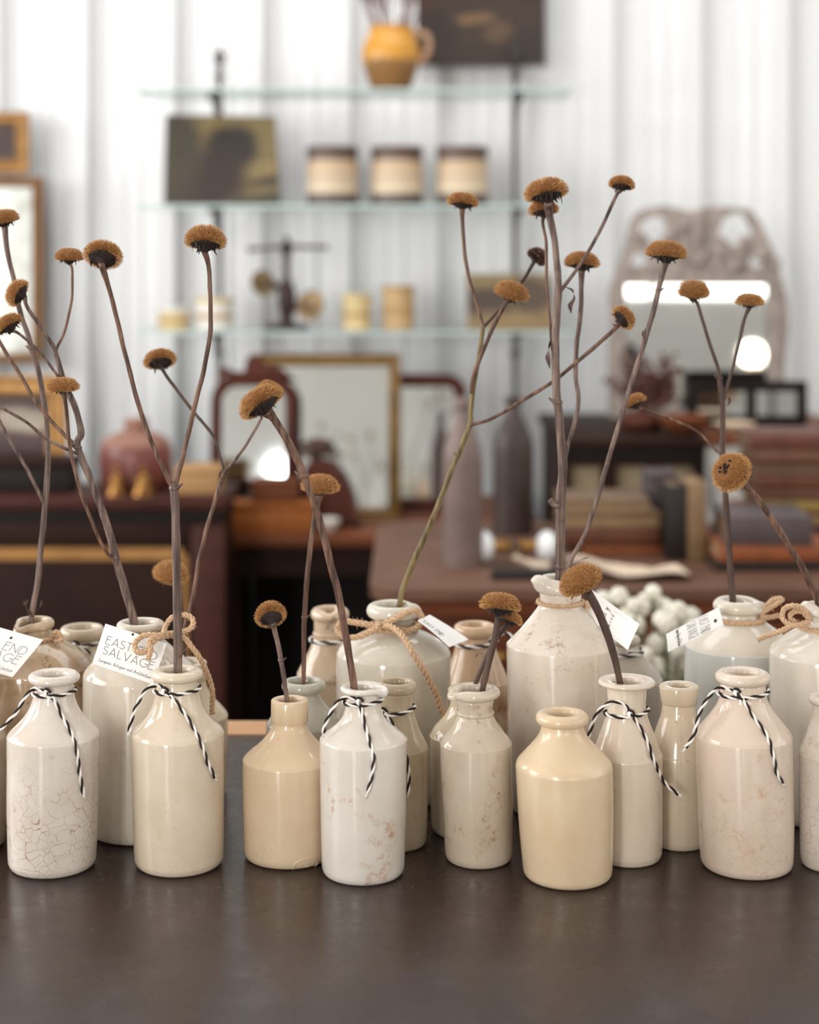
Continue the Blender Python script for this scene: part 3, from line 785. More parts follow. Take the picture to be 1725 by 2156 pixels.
# loose curled paper
def sheet(name, lab, pts, d0, wid, m, zbase):
    """curled sheet following px/row points along its length, lying across the desk"""
    w = catmull([Vector((X(a, d0), d0, zbase+h)) for a, h in pts], 6)
    V, Fc = [], []
    for i, q in enumerate(w):
        for k in range(5):
            V.append(q+Vector((0.01*math.sin(k), wid*k/4, 0.006*math.sin(k*1.3+i*.3)+.0008)))
    n = len(w)
    for i in range(n-1):
        for k in range(4): Fc.append([i*5+k, (i+1)*5+k, (i+1)*5+k+1, i*5+k+1])
    V += [q-Vector((0, 0, .0008)) for q in V]; m0 = n*5
    Fc += [[v_+m0 for v_ in f[::-1]] for f in Fc]
    o = mesh(name, [q-w[0] for q in V], Fc, m, None, True); o.location = w[0]
    return tag(o, lab, 'paper')
M_paper = plain('old_paper', (206, 186, 164), .8, 0, .06, 20)
sheet('curled_paper', 'long curled sheet of old paper across the front of the desk', [(1195, .028), (1235, .022), (1290, .010), (1340, .008), (1400, .004), (1450, .003)], 2.93, .08, M_paper, zk+.007)
sheet('curled_paper', 'small curled scrap of pale paper between the porcelain knobs', [(1080, .022), (1100, .010), (1125, .006), (1150, .004)], 3.00, .05, M_paper, zk+.007)
ob = book(1035, 1190, 2.95, zk, zk+.016, BL, PGd, 'thin dark book lying flat before the porcelain knobs', .035, 0, True)

# ---- right: sideboard, pale cabinet, ornate mirror
zs = Z(922, 3.75)
sx0, sx1 = X(1188, 3.75), X(1478, 3.75)
SB = empty('sideboard', ((sx0+sx1)/2, 4.0, 0), 'dark sideboard with small glazed doors behind the desk', 'sideboard')
box('top_board', sx0-.01, sx1+.006, 3.74, 4.38, zs-.022, zs, M_dkwood, SB, .004)
box('frieze', sx0, sx1, 3.755, 4.36, zs-.05, zs-.0225, M_black, SB)
box('body', sx0, sx1, 3.80, 4.36, 0.0, zs-.0505, M_dkwood, SB)
M_pane = plain('frosted_pane', (168, 152, 124), .25, 0, .1, 6)
nd = 3
for i in range(nd):
    a = sx0+(sx1-sx0)*i/nd; b_ = sx0+(sx1-sx0)*(i+1)/nd
    z0_, z1_ = Z(1060, 3.76), zs-.052
    g = [boxgeo(a, a+.018, 3.76, 3.795, z0_, z1_), boxgeo(b_-.018, b_, 3.76, 3.795, z0_, z1_), boxgeo(a+.018, b_-.018, 3.76, 3.795, z0_, z0_+.03), boxgeo(a+.018, b_-.018, 3.76, 3.795, z1_-.012, z1_)]
    V, Fc = join(*g); dr = mesh('door', V, Fc, M_dkwood, SB, False)
    box('pane', a+.018, b_-.018, 3.775, 3.782, z0_+.03, z1_-.012, M_pane, dr)
PC = empty('pale_cabinet', (X(1630, 3.85), 4.1, 0), 'pale painted cabinet behind the tall right pile of books', 'cabinet')
px0_, px1_ = X(1486, 3.80), X(1830, 3.80)
M_pcab = plain('pale_paint', (206, 204, 198), .5, 0, .03, 8)
box('body', px0_, px1_, 3.80, 4.38, 0, zs-.022, M_pcab, PC, .003); box('top_board', px0_-.008, px1_+.01, 3.79, 4.39, zs-.0215, zs, M_redwood, PC, .003)
box('door', px0_+.02, px0_+.17, 3.79, 3.799, .1, zs-.05, M_pcab, PC, .003); box('door', px0_+.19, px1_-.02, 3.79, 3.799, .1, zs-.05, M_pcab, PC, .003)
# ornate grey mirror
M_grey = plain('weathered_grey', (158, 146, 138), .8, 0, .14, 30)
d_ = 4.22; s_ = d_/F
om = empty('ornate_mirror', (X(1470, d_), d_, zs), 'weathered grey mirror with a tall carved sloping crown', 'mirror')
zg0, zg1 = zs+.03, Z(600, d_)
gx0, gx1 = X(1318, d_), X(1618, d_)
out_l = [(1284, 880), (1282, 760), (1288, 680), (1284, 615), (1292, 590), (1318, 520), (1330, 466), (1346, 445), (1368, 437), (1400, 433), (1436, 440), (1452, 446), (1470, 440), (1500, 434), (1545, 436), (1580, 440), (1604, 470), (1636, 545), (1650, 600), (1660, 640), (1662, 680), (1654, 760), (1652, 880)]
# frame board as a ring: outline and glass opening
bm = bmesh.new()
ov = [bm.verts.new((X(a, d_), d_, max(zs, Z(b, d_)))) for a, b in out_l]
iv = [bm.verts.new(q) for q in ((gx0, d_, zg0), (gx0, d_, zg1), (gx1, d_, zg1), (gx1, d_, zg0))]
HL = [(1380, 482, 36, 25), (1550, 482, 36, 32), (1348, 548, 18, 14), (1594, 552, 16, 14)]
hv_ = []
for hx_, hy_, rx_, ry_ in HL:
    hv_.append([bm.verts.new((X(hx_+rx_*math.cos(2*PI*k/14)*(1+.18*math.sin(k*2.3)), d_), d_, Z(hy_+ry_*math.sin(2*PI*k/14)*(1+.18*math.cos(k*1.7)), d_))) for k in range(14)])
eds = [bm.edges.new((h_[i], h_[(i+1) % 14])) for h_ in hv_ for i in range(14)]+[bm.edges.new((ov[i], ov[(i+1) % len(ov)])) for i in range(len(ov))]+[bm.edges.new((iv[i], iv[(i+1) % 4])) for i in range(4)]
bmesh.ops.triangle_fill(bm, use_beauty=True, use_dissolve=False, edges=eds)
for f in list(bm.faces):                     # drop anything filled across the opening
    c_ = f.calc_center_median()
    inh = any(((c_.x-X(a, d_))/(rx_*s_))**2+((c_.z-Z(b, d_))/(ry_*s_))**2 < 0.72 for a, b, rx_, ry_ in HL)
    if inh or (gx0 < c_.x < gx1 and zg0 < c_.z < zg1): bm.faces.remove(f)
r_ = bmesh.ops.extrude_face_region(bm, geom=bm.faces[:])
for v_ in r_['geom']:
    if isinstance(v_, bmesh.types.BMVert): v_.co.y += .03
bmesh.ops.recalc_face_normals(bm, faces=bm.faces[:])
bm.verts.index_update(); V = [v_.co.copy() for v_ in bm.verts]; Fc = [[v_.index for v_ in f.verts] for f in bm.faces]; bm.free()
mesh('frame', V, Fc, M_grey, om, False)
V, Fc = boxgeo(gx0-.004, gx1+.004, d_+.012, d_+.018, zg0-.004, zg1+.004); mesh('mirror_pane', V, Fc, M_mirror, om, False)
g = []
rs = random.Random(5)
for k in range(46):                          # acanthus strokes of the carved crown
    a_, b_ = rs.uniform(1310, 1640), rs.uniform(450, 585)
    if abs(a_-1472) > 178-(590-b_)*-.0-(590-b_)*.42: continue
    if any(((a_-q)/(rx_+10))**2+((b_-w_)/(ry_+10))**2 < 1 for q, w_, rx_, ry_ in HL): continue
    sg = 1 if a_ < 1470 else -1; L_ = rs.uniform(20, 38); an = rs.uniform(-.4, 1.6)
    p0 = Vector((a_, b_)); p1 = p0+Vector((sg*L_*.6*math.cos(an), -L_*.6*math.sin(an))); p2 = p1+Vector((sg*L_*.5*math.cos(an+1.1), -L_*.5*math.sin(an+1.1)))
    w_ = catmull([P(q.x, q.y, d_-.003) for q in (p0, p1, p2)], 5)
    g.append(tubegeo(w_, [s_*(3+8*math.sin(PI*min(.95, .1+i/len(w_)))) for i in range(len(w_))], 6))
for k in range(9): g.append(spheregeo((X(1468, d_), d_-.002, Z(455+k*14, d_)), (16-k*.9)*s_, 8, 6))
V, Fc = join(*g); mesh('scroll_carving', V, Fc, M_grey, om)['kind'] = 'stuff'
g = [boxgeo(X(1296, d_), X(1642, d_), d_-.012, d_+.001, Z(598, d_), Z(582, d_), .003), boxgeo(X(1300, d_), X(1312, d_), d_-.010, d_+.001, zs, Z(600, d_), .002), boxgeo(X(1624, d_), X(1638, d_), d_-.010, d_+.001, zs, Z(600, d_), .002)]
V, Fc = join(*g); mesh('moulding', V, Fc, M_grey, om, False)
# dark glazed frame in front
rowb = HOR+(H-zs)/4.02*F
o = framed('dark_framed_mirror', 'low wide mirror in a black frame standing before the ornate grey one', 'mirror', 1448, 1702, 803, rowb, 4.02, 22, M_black, M_mirror, .02)
box('mullion', X(1574, 4.02), X(1592, 4.02), 4.014, 4.03, zs+.02, Z(822, 4.02), M_black, o)
# dried bunch, feather grass
dv = 3.92; s_ = dv/F
vs = lathe_thing('dark_vase', 'small brown vase under the reddish dried bunch on the sideboard', 'vase', 1352, dv, zs, [(34, 0), (44, 8), (48, 22), (36, 36), (28, 40)], M_mahog)
db = empty('dried_bunch', (X(1352, dv), dv, zs+.03), 'reddish brown dried bunch with a pale feathery plume in the dark vase', 'dried flower')
M_dr = plain('dried_red', (96, 56, 50), .9, 0, .3, 60); M_dr2 = plain('dried_grey', (128, 106, 98), .9, 0, .3, 60)
for k in range(26):
    a_ = random.uniform(-1, 1); top_ = random.uniform(745, 850)
    b0 = Vector((X(1352, dv), dv, zs+.03)); e_ = P(1352+a_*75, top_, dv+random.uniform(-.05, .05)); m_ = b0.lerp(e_, .5)+Vector((a_*-.01, 0, .01))
    g = [tubegeo(catmull([b0, m_, e_], 4), .0014, 4)]
    for q in range(16):
        c_ = b0.lerp(e_, random.uniform(.55, 1.05))+Vector((random.gauss(0, .010), random.gauss(0, .010), random.gauss(0, .010)))
        g.append(spheregeo(c_, random.uniform(.003, .008), 5, 4))
    V, Fc = join(*g); mesh('sprig', V, Fc, M_dr if k % 4 else M_dr2, db)
V, Fc = [], []
pa = catmull([P(1400, 880, dv-.03), P(1430, 840, dv-.03), P(1432, 800, dv-.03), P(1424, 775, dv-.03)], 8)
for k in range(240):
    q = pa[random.randrange(4, len(pa))]; e_ = q+Vector((random.gauss(0, .014), random.gauss(0, .01), random.uniform(-.004, .02))); sd = Vector((.0012, 0, .0006)); i0 = len(V)
    V += [q-sd, q+sd, e_]; Fc.append([i0, i0+1, i0+2])
mesh('plume', V, Fc, M_pale, db, False)
lathe_thing('wooden_bowl', 'brown wooden bowl at the right end of the sideboard', 'bowl', 1440, 3.84, zs, [(20, 0), (26, 2), (44, 16), (52, 30), (54, 36), (50, 36), (30, 12)], M_redwood, close_top=True)
lathe_thing('cream_dish', 'cream dish on the pale cabinet beside the wooden bowl', 'dish', 1545, 3.87, zs, [(22, 0), (24, 2), (40, 12), (46, 20), (42, 20), (20, 6)], plain('cream_china', (222, 200, 172), .4), close_top=True)

# ---- white blossoms in a pail behind the table
db_ = 2.15; s_ = db_/F
pa_ = empty('flower_pail', (X(1345, db_), db_, 0), 'tall galvanised pail behind the table holding white blossoms', 'pail')
M_zinc = plain('zinc', (128, 128, 126), .4, .6, .1, 14)
cx_ = X(1345, db_)
V, Fc = lathegeo(smoothprof([(.075, 0), (.078, .01), (.095, .4), (.105, .62), (.108, .625), (.103, .625), (.09, .4), (.07, .05)], 3), cx_, db_, 32, close_bottom=True); mesh('body', V, Fc, M_zinc, pa_)
for zz_ in (.2, .56):
    V, Fc = lathegeo([(.088+(zz_-.2)*.045, zz_-.006), (.094+(zz_-.2)*.045, zz_), (.088+(zz_-.2)*.045, zz_+.006)], cx_, db_, 32); mesh('hoop', V, Fc, M_zinc, pa_)
bun = empty('white_flower_bunch', (cx_, db_, .55), 'bunch of round white blossoms in the pail behind the table', 'flowers')
M_blos = plain('blossom_white', (232, 228, 214), .9, 0, .14, 90, 0.1); M_green = plain('muted_green', (120, 118, 96), .8, 0, .2, 30)
pet = None
spots = []
for k in range(400):
    q = Vector((random.uniform(-.088, .088), random.uniform(-.08, .08), random.uniform(.66, .855)))
    top_ = .855-((q.x/.10)**2)*.05
    if q.z > top_ or (q.x < -.02 and q.z < .80): continue
    if all((q-r).length > .021 for r in spots): spots.append(q)
    if len(spots) > 90: break
for q in spots:
    c_ = Vector((cx_, db_, 0))+q
    if pet is None:
        g = []
        for k in range(26):
            ph = math.acos(1-2*(k+.5)/26); th = k*2.399
            n_ = Vector((math.sin(ph)*math.cos(th), math.sin(ph)*math.sin(th), math.cos(ph)))
            g.append(spheregeo(n_*.008, .0055, 5, 4))
        V, Fc = join(*g)
        o = mesh('blossom', V, Fc, M_blos); pet = o.data; o.parent = bun
    else: o = link(bpy.data.objects.new('blossom', pet), bun)
    o.location = c_-wloc(bun); o.rotation_euler = (random.uniform(0, 3), random.uniform(0, 3), 0); o.scale = [random.uniform(.8, 1.12)]*3
g = [tubegeo([Vector((cx_+q.x*.3, db_+q.y*.3, .50)), Vector((cx_+q.x*.8, db_+q.y*.8, .60)), Vector((cx_+q.x, db_+q.y, q.z))], .0018, 5) for q in spots]
V, Fc = join(*g); mesh('stems', V, Fc, M_green, bun)['kind'] = 'stuff'

# ---- string of warm bulbs across the room behind the viewer
fl = empty('festoon_lights', (0.2, -1.2, 2.6), 'string of small warm bulbs hung across the shop', 'string lights')
t = NT('warm_bulb'); t.p.inputs['Emission Color'].default_value = (1.0, 0.72, 0.42, 1); t.p.inputs['Emission Strength'].default_value = 45
M_bulb = t.m
pth = catmull([Vector((-2.98, -1.6, 2.9)), Vector((-1.5, -1.3, 2.45)), Vector((0.2, -1.2, 2.62)), Vector((1.5, -0.6, 2.25)), Vector((2.98, 0.2, 2.8))], 10)
V, Fc = tubegeo(pth, .005, 6); mesh('cable', V, Fc, M_black, fl)
for i in range(3, len(pth)-2, 4):
    V, Fc = spheregeo(pth[i]-Vector((0, 0, .055)), .028, 12, 8, 1.15); mesh('bulb', V, Fc, M_bulb, fl)
    V, Fc = tubegeo([pth[i], pth[i]-Vector((0, 0, .03))], .012, 8); mesh('socket', V, Fc, M_black, fl)

# ---- globe lamp on a stand to the right of the table (seen only in the ornate mirror)
gl_ = empty('globe_lamp', (1.54, 1.0, 0), 'globe lamp on a stand, seen as a bright disc in the ornate mirror', 'lamp')
t = NT('lamp_globe'); t.p.inputs['Emission Color'].default_value = (1.0, 0.86, 0.66, 1); t.p.inputs['Emission Strength'].default_value = 22
V, Fc = spheregeo((1.54, 1.0, .88), .055, 20, 14); mesh('globe', V, Fc, t.m, gl_)
V, Fc = tubegeo([Vector((1.54, 1.0, .02)), Vector((1.54, 1.0, .82))], .012, 10); mesh('pole', V, Fc, M_black, gl_)
V, Fc = lathegeo([(.001, .0), (.13, .0), (.13, .015), (.02, .03), (.012, .04)], 1.54, 1.0, 24); mesh('base', V, Fc, M_black, gl_, True, 40)
V, Fc = lathegeo([(.012, .80), (.03, .815), (.03, .835), (.02, .84)], 1.54, 1.0, 16); mesh('socket', V, Fc, M_brass, gl_)
# ------------------------------------------------------------------ stoneware bottles
def rt(y): return (y-HOR)/F
B = {}
WHITE, WHITE2 = (226, 219, 206), (214, 204, 188)
CREAM, CREAM2 = (230, 210, 178), (221, 197, 162)
def depth_from_bottom(bot, hw):
    yc = (bot+hw*HOR/F)/(1+hw/F)
    return 0.477*F/(yc-HOR)

def bottle(key, label, cx, prof, lip, m, bot=None, d=None, rimcx=None, square=False, chip=None, ridge=None, spout=None, grp=None, foot=None):
    """prof: (half width px, row px) from the wall bottom to the neck; lip: (hw, top, bottom, inner, neck)"""
    hw0 = prof[0][0]
    if d is None: d = depth_from_bottom(bot, hw0)
    s = d/F
    base = Vector((X(cx, d), d, T))
    ob = empty('stoneware_bottle', base, label, 'bottle', grp or 'old stoneware bottles standing on the table')
    zt = Z(lip[1], d)
    dxr = ((rimcx-cx)*s) if rimcx is not None else 0.0
    lean = lambda z: dxr*max(0.0, (z-T))/(zt-T)
    r0 = hw0*s
    pts = [(r0*0.86, T), (r0*0.93, T+0.0012), (r0*0.975, T+0.004), (r0*0.995, T+0.010)]
    zs = [(h*s, Z(y, d)) for h, y in prof]
    zs = [p for p in zs if p[1] > T+0.014]
    full = pts+zs
    hwL, top, botl, inner, neck = lip
    inner *= 0.86
    tc = top+rt(top)*hwL*(0.85 if square else 0.64); bc = botl-rt(botl)*hwL*0.8+(0 if square else 2)
    full.append((neck*s, Z(bc, d)))
    sm = smoothprof(full, 4)
    sm = [p for i, p in enumerate(sm)]
    for i in range(1, len(sm)):            # keep heights monotone
        if sm[i][1] < sm[i-1][1]: sm[i] = (sm[i][0], sm[i-1][1])
    sm.append((neck*s*0.98, Z(bc-4, d)))
    V, Fc = lathegeo(sm, base.x, d, 56, lean, 0.008, len(B)*5.3, close_bottom=True)
    mesh('body', V, Fc, m, ob, True, 50)
    # lip
    L = []
    if square:
        L = [(neck, bc), (hwL*square-1.5, bc), (hwL*square, bc-2), (hwL-0.3, tc+4), (hwL-1.2, tc+1.2), (hwL-4, tc), (inner+4, tc), (inner+1, tc+2), (inner, tc+8), (inner-2, tc+60)]
        LP = [(h*s, Z(y, d)) for h, y in L]
    else:
        h = max(bc-tc, 6); mid = (bc+tc)/2; rr = min(h/2*1.15, (hwL-inner)*0.55)
        L = [(neck, bc+1.5), ((neck+hwL-rr)/2, bc+0.3)]
        for a in (-80, -55, -30, 0, 30, 60, 85):
            L.append((hwL-rr+rr*math.cos(math.radians(a)), mid-h/2*math.sin(math.radians(a))))
        L += [(inner+(hwL-rr-inner)*0.45, tc+1.2), (inner+1.8, tc+5), (inner, tc+12), (inner-1, tc+30), (inner-3, tc+70)]
        LP = smoothprof([(q*s, Z(y, d)) for q, y in L], 2)
    ztop, zbot = Z(tc, d), Z(bc, d)
    def deform(th, r, z):
        dz = 0.0
        w = 1.0 if z > ztop-0.006 else max(0.0, (z-zbot)/(ztop-zbot+1e-6))
        if spout:
            a, amt, drop = spout
            da = abs((th-math.radians(a)+PI) % (2*PI)-PI)
            g = math.exp(-(da/0.42)**2)
            g2 = math.exp(-((da-0.75)/0.35)**2)
            if r > inner*s*0.9: r = r*(1+amt*g*w-amt*0.45*g2*w)
            dz -= drop*s*g*w
        if chip:
            a, wd, amt = chip
            da = abs((th-math.radians(a)+PI) % (2*PI)-PI)
            g = math.exp(-(da/wd)**4)
            dz += -amt*s*g*w*(0.8+0.4*mnoise.noise(Vector((th*6, 3, 1))))
            if r > inner*s*1.15: r *= 1-0.10*g*w
        return r, dz
    V, Fc = lathegeo(LP, base.x, d, 56, lean, 0.012, len(B)*2.7+9, deform=deform)
    mesh('lip', V, Fc, m, ob, True, 60)
    if ridge:
        for hwr, yr in ridge:
            rp = [(hwr*s*0.93, Z(yr+5, d)), (hwr*s, Z(yr+2.5, d)), (hwr*s*1.01, Z(yr, d)), (hwr*s, Z(yr-2.5, d)), (hwr*s*0.93, Z(yr-5, d))]
            V, Fc = lathegeo(smoothprof(rp, 2), base.x, d, 40, lean, 0.008, 2)
            mesh('neck_ring', V, Fc, m, ob, True)
    zz = [p[1] for p in sm]; rrs = [p[0] for p in sm]
    def rz(z):
        if z <= zz[0]: return rrs[0]
        for i in range(1, len(zz)):
            if z <= zz[i]:
                f = (z-zz[i-1])/max(1e-9, zz[i]-zz[i-1]); return rrs[i-1]*(1-f)+rrs[i]*f
        return hwL*s
    B[key] = dict(o=ob, d=d, x=base.x, s=s, rz=rz, lean=lean, r=max(h for h, _ in prof)*s, cx=cx, z=lambda y: Z(y, d), h=lambda y: Z(y, d)-T, m=m)
    return ob

def hgt(y, d): return Z(y, d)-T

# ---- front row, left to right
bottle('cut_left', 'stoneware bottle cut off by the left edge of the picture', -72,
       [(84, 1740), (84, 1600), (84, 1560), (80, 1545), (55, 1510), (40, 1480)], (50, 1425, 1455, 30, 38),
       glaze('glaze_cut_left', (196, 182, 160), (180, 164, 140), 11, 0, 0.5), d=1.37)
bottle('b1', 'white bottle with reddish crackle lines over its lower body, front left', 110,
       [(93, 1800), (95, 1700), (96, 1600), (96.5, 1553), (95.5, 1545), (91, 1538), (76, 1523), (60, 1505), (49, 1485), (42, 1462), (40, 1446)],
       (54, 1408, 1445, 31, 40), glaze('glaze_crackled', (229, 222, 211), (220, 210, 196), 1, 0.95, 0.55, 0.15, crackz=1.25), bot=1855, rimcx=114)
bottle('b2', 'plain cream-white bottle at front left holding the tall straight forked stem', 377,
       [(94, 1800), (96, 1700), (97, 1580), (97.5, 1548), (96, 1540), (91, 1533), (76, 1520), (60, 1500), (50, 1478), (45, 1455), (43, 1440)],
       (54, 1400, 1440, 33, 43), glaze('glaze_front_left', (229, 216, 194), (219, 203, 178), 2, 0.12, 0.10, 0.3), bot=1852, rimcx=373)
bottle('b6', 'tan bottle with a straight collar and an oval stamp low on its side', 608,
       [(96, 1780), (97, 1700), (98, 1640), (98, 1602), (96, 1594), (84, 1582), (66, 1567), (52, 1552), (42, 1538), (37, 1527)],
       (39.5, 1463, 1527, 27, 36), glaze('glaze_tan', (228, 207, 175), (219, 195, 161), 3, 0, 0.18, 0.2), bot=1835, square=1.0, rimcx=610)
bottle('b7', 'white bottle with a chipped lip and rusty marks near its base', 765,
       [(88, 1810), (90, 1740), (91, 1640), (92, 1564), (91, 1556), (86, 1549), (70, 1536), (54, 1522), (44, 1508), (39, 1494), (37, 1478)],
       (49, 1436, 1464, 27, 36), glaze('glaze_white_chipped', (230, 226, 216), (222, 215, 203), 4, 0, 0.6, 0.15, stainc=(172, 102, 48)), bot=1869, spout=(-12, 0.180, 5.6), chip=(-20, 0.35, 5))
bottle('b12', 'grey-cream bottle with a ringed neck and pouring lip, holding two short stems', 1009,
       [(72, 1775), (74, 1700), (75.5, 1640), (76, 1572), (75, 1563), (70, 1554), (58, 1540), (48, 1526), (41, 1512), (37, 1503), (37, 1490), (40, 1475)],
       (54, 1438, 1478, 32, 38), glaze('glaze_greyish', (218, 207, 188), (200, 186, 164), 5, 0.3, 0.6, 0.35), bot=1834, rimcx=999, spout=(205, 0.150, 5.6), ridge=[(40, 1500)])
bottle('b16', 'smooth pale yellow bottle, empty, nearest to the viewer', 1196,
       [(95, 1815), (98, 1770), (101, 1690), (102, 1622), (101.5, 1610), (97, 1600), (85, 1587), (70, 1571), (57, 1556), (49, 1543), (46, 1534)],
       (56, 1489, 1536, 34, 45), glaze('glaze_yellow', CREAM, CREAM2, 6, 0, 0.0, 0.12, 0.2), bot=1879, rimcx=1183)
bottle('b17', 'cream bottle with a wide flat lip between the yellow bottle and a plain collared one', 1322,
       [(73, 1770), (74, 1680), (74.5, 1598), (74, 1586), (70, 1578), (64, 1562), (54, 1536), (46, 1514), (41, 1495), (40, 1478), (41, 1462)],
       (60, 1421, 1452, 33, 41), glaze('glaze_flat_lip', (228, 215, 196), (216, 202, 180), 7, 0, 0.15, 0.4), bot=1831, rimcx=1320)
bottle('b18', 'beige bottle with a tapered collar, standing behind its two neighbours on the right', 1430,
       [(63, 1750), (64, 1660), (64, 1592), (62, 1582), (57, 1562), (52, 1545), (44, 1522), (38, 1505), (36, 1493)],
       (42, 1433, 1489, 25, 35), glaze('glaze_beige_collar', (219, 205, 180), (207, 191, 165), 8, 0, 0.2, 0.5), bot=1796, square=0.9)
bottle('b19', 'large pinkish cream bottle with fine crackle and faint rusty marks, front right', 1573,
       [(98, 1800), (100, 1720), (101, 1620), (101, 1556), (100, 1547), (96, 1538), (84, 1522), (70, 1505), (58, 1488), (50, 1470), (48, 1450)],
       (58, 1404, 1448, 33, 47), glaze('glaze_pinkish', (229, 214, 197), (221, 203, 183), 9, 0.35, 0.5, 0.15, stainc=(176, 112, 58)), bot=1858, rimcx=1564)
bottle('b20', 'crackled white bottle cut off by the right edge of the picture', 1748,
       [(62, 1780), (63, 1700), (64, 1600), (64, 1585), (60, 1572), (52, 1552), (44, 1530), (38, 1510), (37, 1495)],
       (44, 1457, 1490, 28, 37), glaze('glaze_cut_right', (224, 217, 204), (212, 202, 186), 10, 0.7, 0.3, crackz=2), bot=1843)
# ---- behind
bottle('b4', 'brown-stained wide jug with a broken spout at the far left', 72,
       [(118, 1700), (119, 1600), (120, 1500), (120, 1412), (117, 1399), (108, 1388), (82, 1364), (52, 1346), (38, 1336), (32, 1322)],
       (42, 1297, 1330, 27, 31), glaze('glaze_stained', (204, 184, 156), (156, 130, 102), 12, 0, 1.8, 0.8, stainc=(86, 58, 40)), d=1.46, spout=(235, 0.270, 11.2), chip=(285, 0.5, 5))
bottle('b3', 'large white jar with the printed card on twine hung in front of its shoulder', 296,
       [(117, 1700), (119, 1600), (120, 1500), (120, 1428), (117, 1413), (108, 1401), (80, 1376), (55, 1353), (40, 1339), (36, 1325)],
       (50, 1301, 1331, 33, 36), glaze('glaze_large_white', (222, 214, 198), (208, 198, 180), 13, 0, 0.2, 0.4), bot=1785)
bottle('b5', 'beige bottle with a thick round lip, behind between the two large left jars', 173,
       [(80, 1600), (80, 1445), (78, 1427), (70, 1413), (52, 1395), (42, 1370), (38, 1345)],
       (47, 1312, 1350, 35, 38), glaze('glaze_round_lip', (214, 200, 176), (196, 180, 152), 14, 0, 0.3, 0.4), d=1.58)
bottle('c2', 'cream bottle mostly hidden behind the front one with the tall forked stem', 388,
       [(91, 1650), (92, 1560), (92, 1512), (90, 1503), (80, 1490), (62, 1470), (50, 1450), (46, 1435)],
       (48, 1383, 1440, 34, 45), glaze('glaze_hidden_cream', (218, 203, 178), (204, 188, 160), 15, 0, 0.2, 0.3), d=1.51, square=1.0)
bottle('b8', 'small grey-green bottle with an open flared mouth behind the tan one', 639,
       [(77, 1640), (78, 1560), (78, 1528), (75, 1518), (62, 1500), (47, 1484), (37, 1470), (33, 1462)],
       (46, 1425, 1462, 34, 33), glaze('glaze_grey_green', (196, 194, 180), (182, 179, 164), 16, 0, 0.1, 0.3), d=1.45)
bottle('b9', 'pinkish bottle with a bulbous pinched top and dark chips on its shoulder, rear centre left', 695,
       [(70, 1560), (70, 1480), (70, 1424), (68, 1413), (58, 1394), (46, 1372), (38, 1352), (35, 1340), (34, 1326), (34, 1312)],
       (41, 1274, 1312, 22, 34), glaze('glaze_pinched', (216, 194, 168), (200, 176, 148), 17, 0, 0.8, 0.3, stainc=(70, 60, 56)), d=1.62, spout=(270, 0.120, 5.6), ridge=[(36, 1333)])
bottle('b10', 'large white jar with a bent lip and jute bow, holding an olive stem', 827,
       [(119, 1640), (120, 1550), (120, 1450), (120, 1382), (118, 1371), (112, 1362), (92, 1346), (70, 1334), (50, 1326), (41, 1316)],
       (58, 1263, 1308, 38, 40), glaze('glaze_bent_lip', (219, 214, 198), (206, 199, 182), 18, 0, 0.1, 0.35), d=1.50, rimcx=830, spout=(20, 0.180, 14.0), chip=(10, 0.5, -8))
bottle('b11', 'grey-brown ringed bottle half hidden behind the white chipped one', 836,
       [(64, 1740), (66, 1660), (66, 1582), (65, 1572), (59, 1558), (48, 1535), (40, 1512), (34, 1494), (33, 1478), (35, 1462)],
       (42, 1427, 1464, 30, 35), glaze('glaze_grey_brown', (196, 180, 154), (176, 158, 130), 19, 0, 0.7, 0.4), d=1.373, ridge=[(34, 1489)])
bottle('b13', 'cream bottle hidden behind the ringed one with two short stems', 985,
       [(78, 1720), (80, 1640), (80, 1556), (79, 1547), (70, 1530), (52, 1510), (40, 1490), (35, 1470)],
       (42, 1440, 1465, 28, 35), glaze('glaze_hidden_pair', (214, 199, 172), (198, 182, 154), 20, 0, 0.2, 0.3), d=1.405)
bottle('b14', 'brownish glazed bottle with an amber stain, rear centre', 1005,
       [(68, 1560), (69, 1500), (69, 1440), (67, 1429), (60, 1410), (50, 1385), (43, 1362), (40, 1345)],
       (45, 1307, 1346, 30, 38), glaze('glaze_amber', (214, 186, 154), (198, 164, 130), 21, 0, 0.3, 0.3, 0.14, amber=hgt(1440, 1.60)), d=1.60, rimcx=1000)
bottle('b15', 'tall white jug with a torn spout, rusty flecks and jute, right of centre', 1184,
       [(112, 1640), (113, 1560), (114, 1470), (114, 1368), (112.5, 1357), (104, 1346), (88, 1330), (70, 1308), (56, 1290), (46, 1276), (43, 1264), (44, 1250)],
       (56, 1208, 1254, 36, 44), glaze('glaze_flecked', (228, 220, 206), (216, 204, 187), 22, 0.0, 0.75, 0.7, stainc=(140, 92, 58)), d=1.46, rimcx=1180, spout=(205, 0.240, -8.4), chip=(300, 0.6, 5))
bottle('b21', 'blue-grey jar with a paler shoulder and bent lip, holding the branching stem on the right', 1557,
       [(114, 1640), (115, 1560), (115, 1460), (115, 1370), (113, 1357), (104, 1346), (86, 1330), (62, 1313), (46, 1302), (42, 1292)],
       (55, 1254, 1296, 34, 43), glaze('glaze_blue_grey', (222, 214, 198), (212, 204, 186), 23, 0, 0.1, 0.25, dip=(hgt(1358, 1.52), (196, 197, 193))), d=1.52, spout=(20, 0.150, 8.4), chip=(330, 0.5, 4))
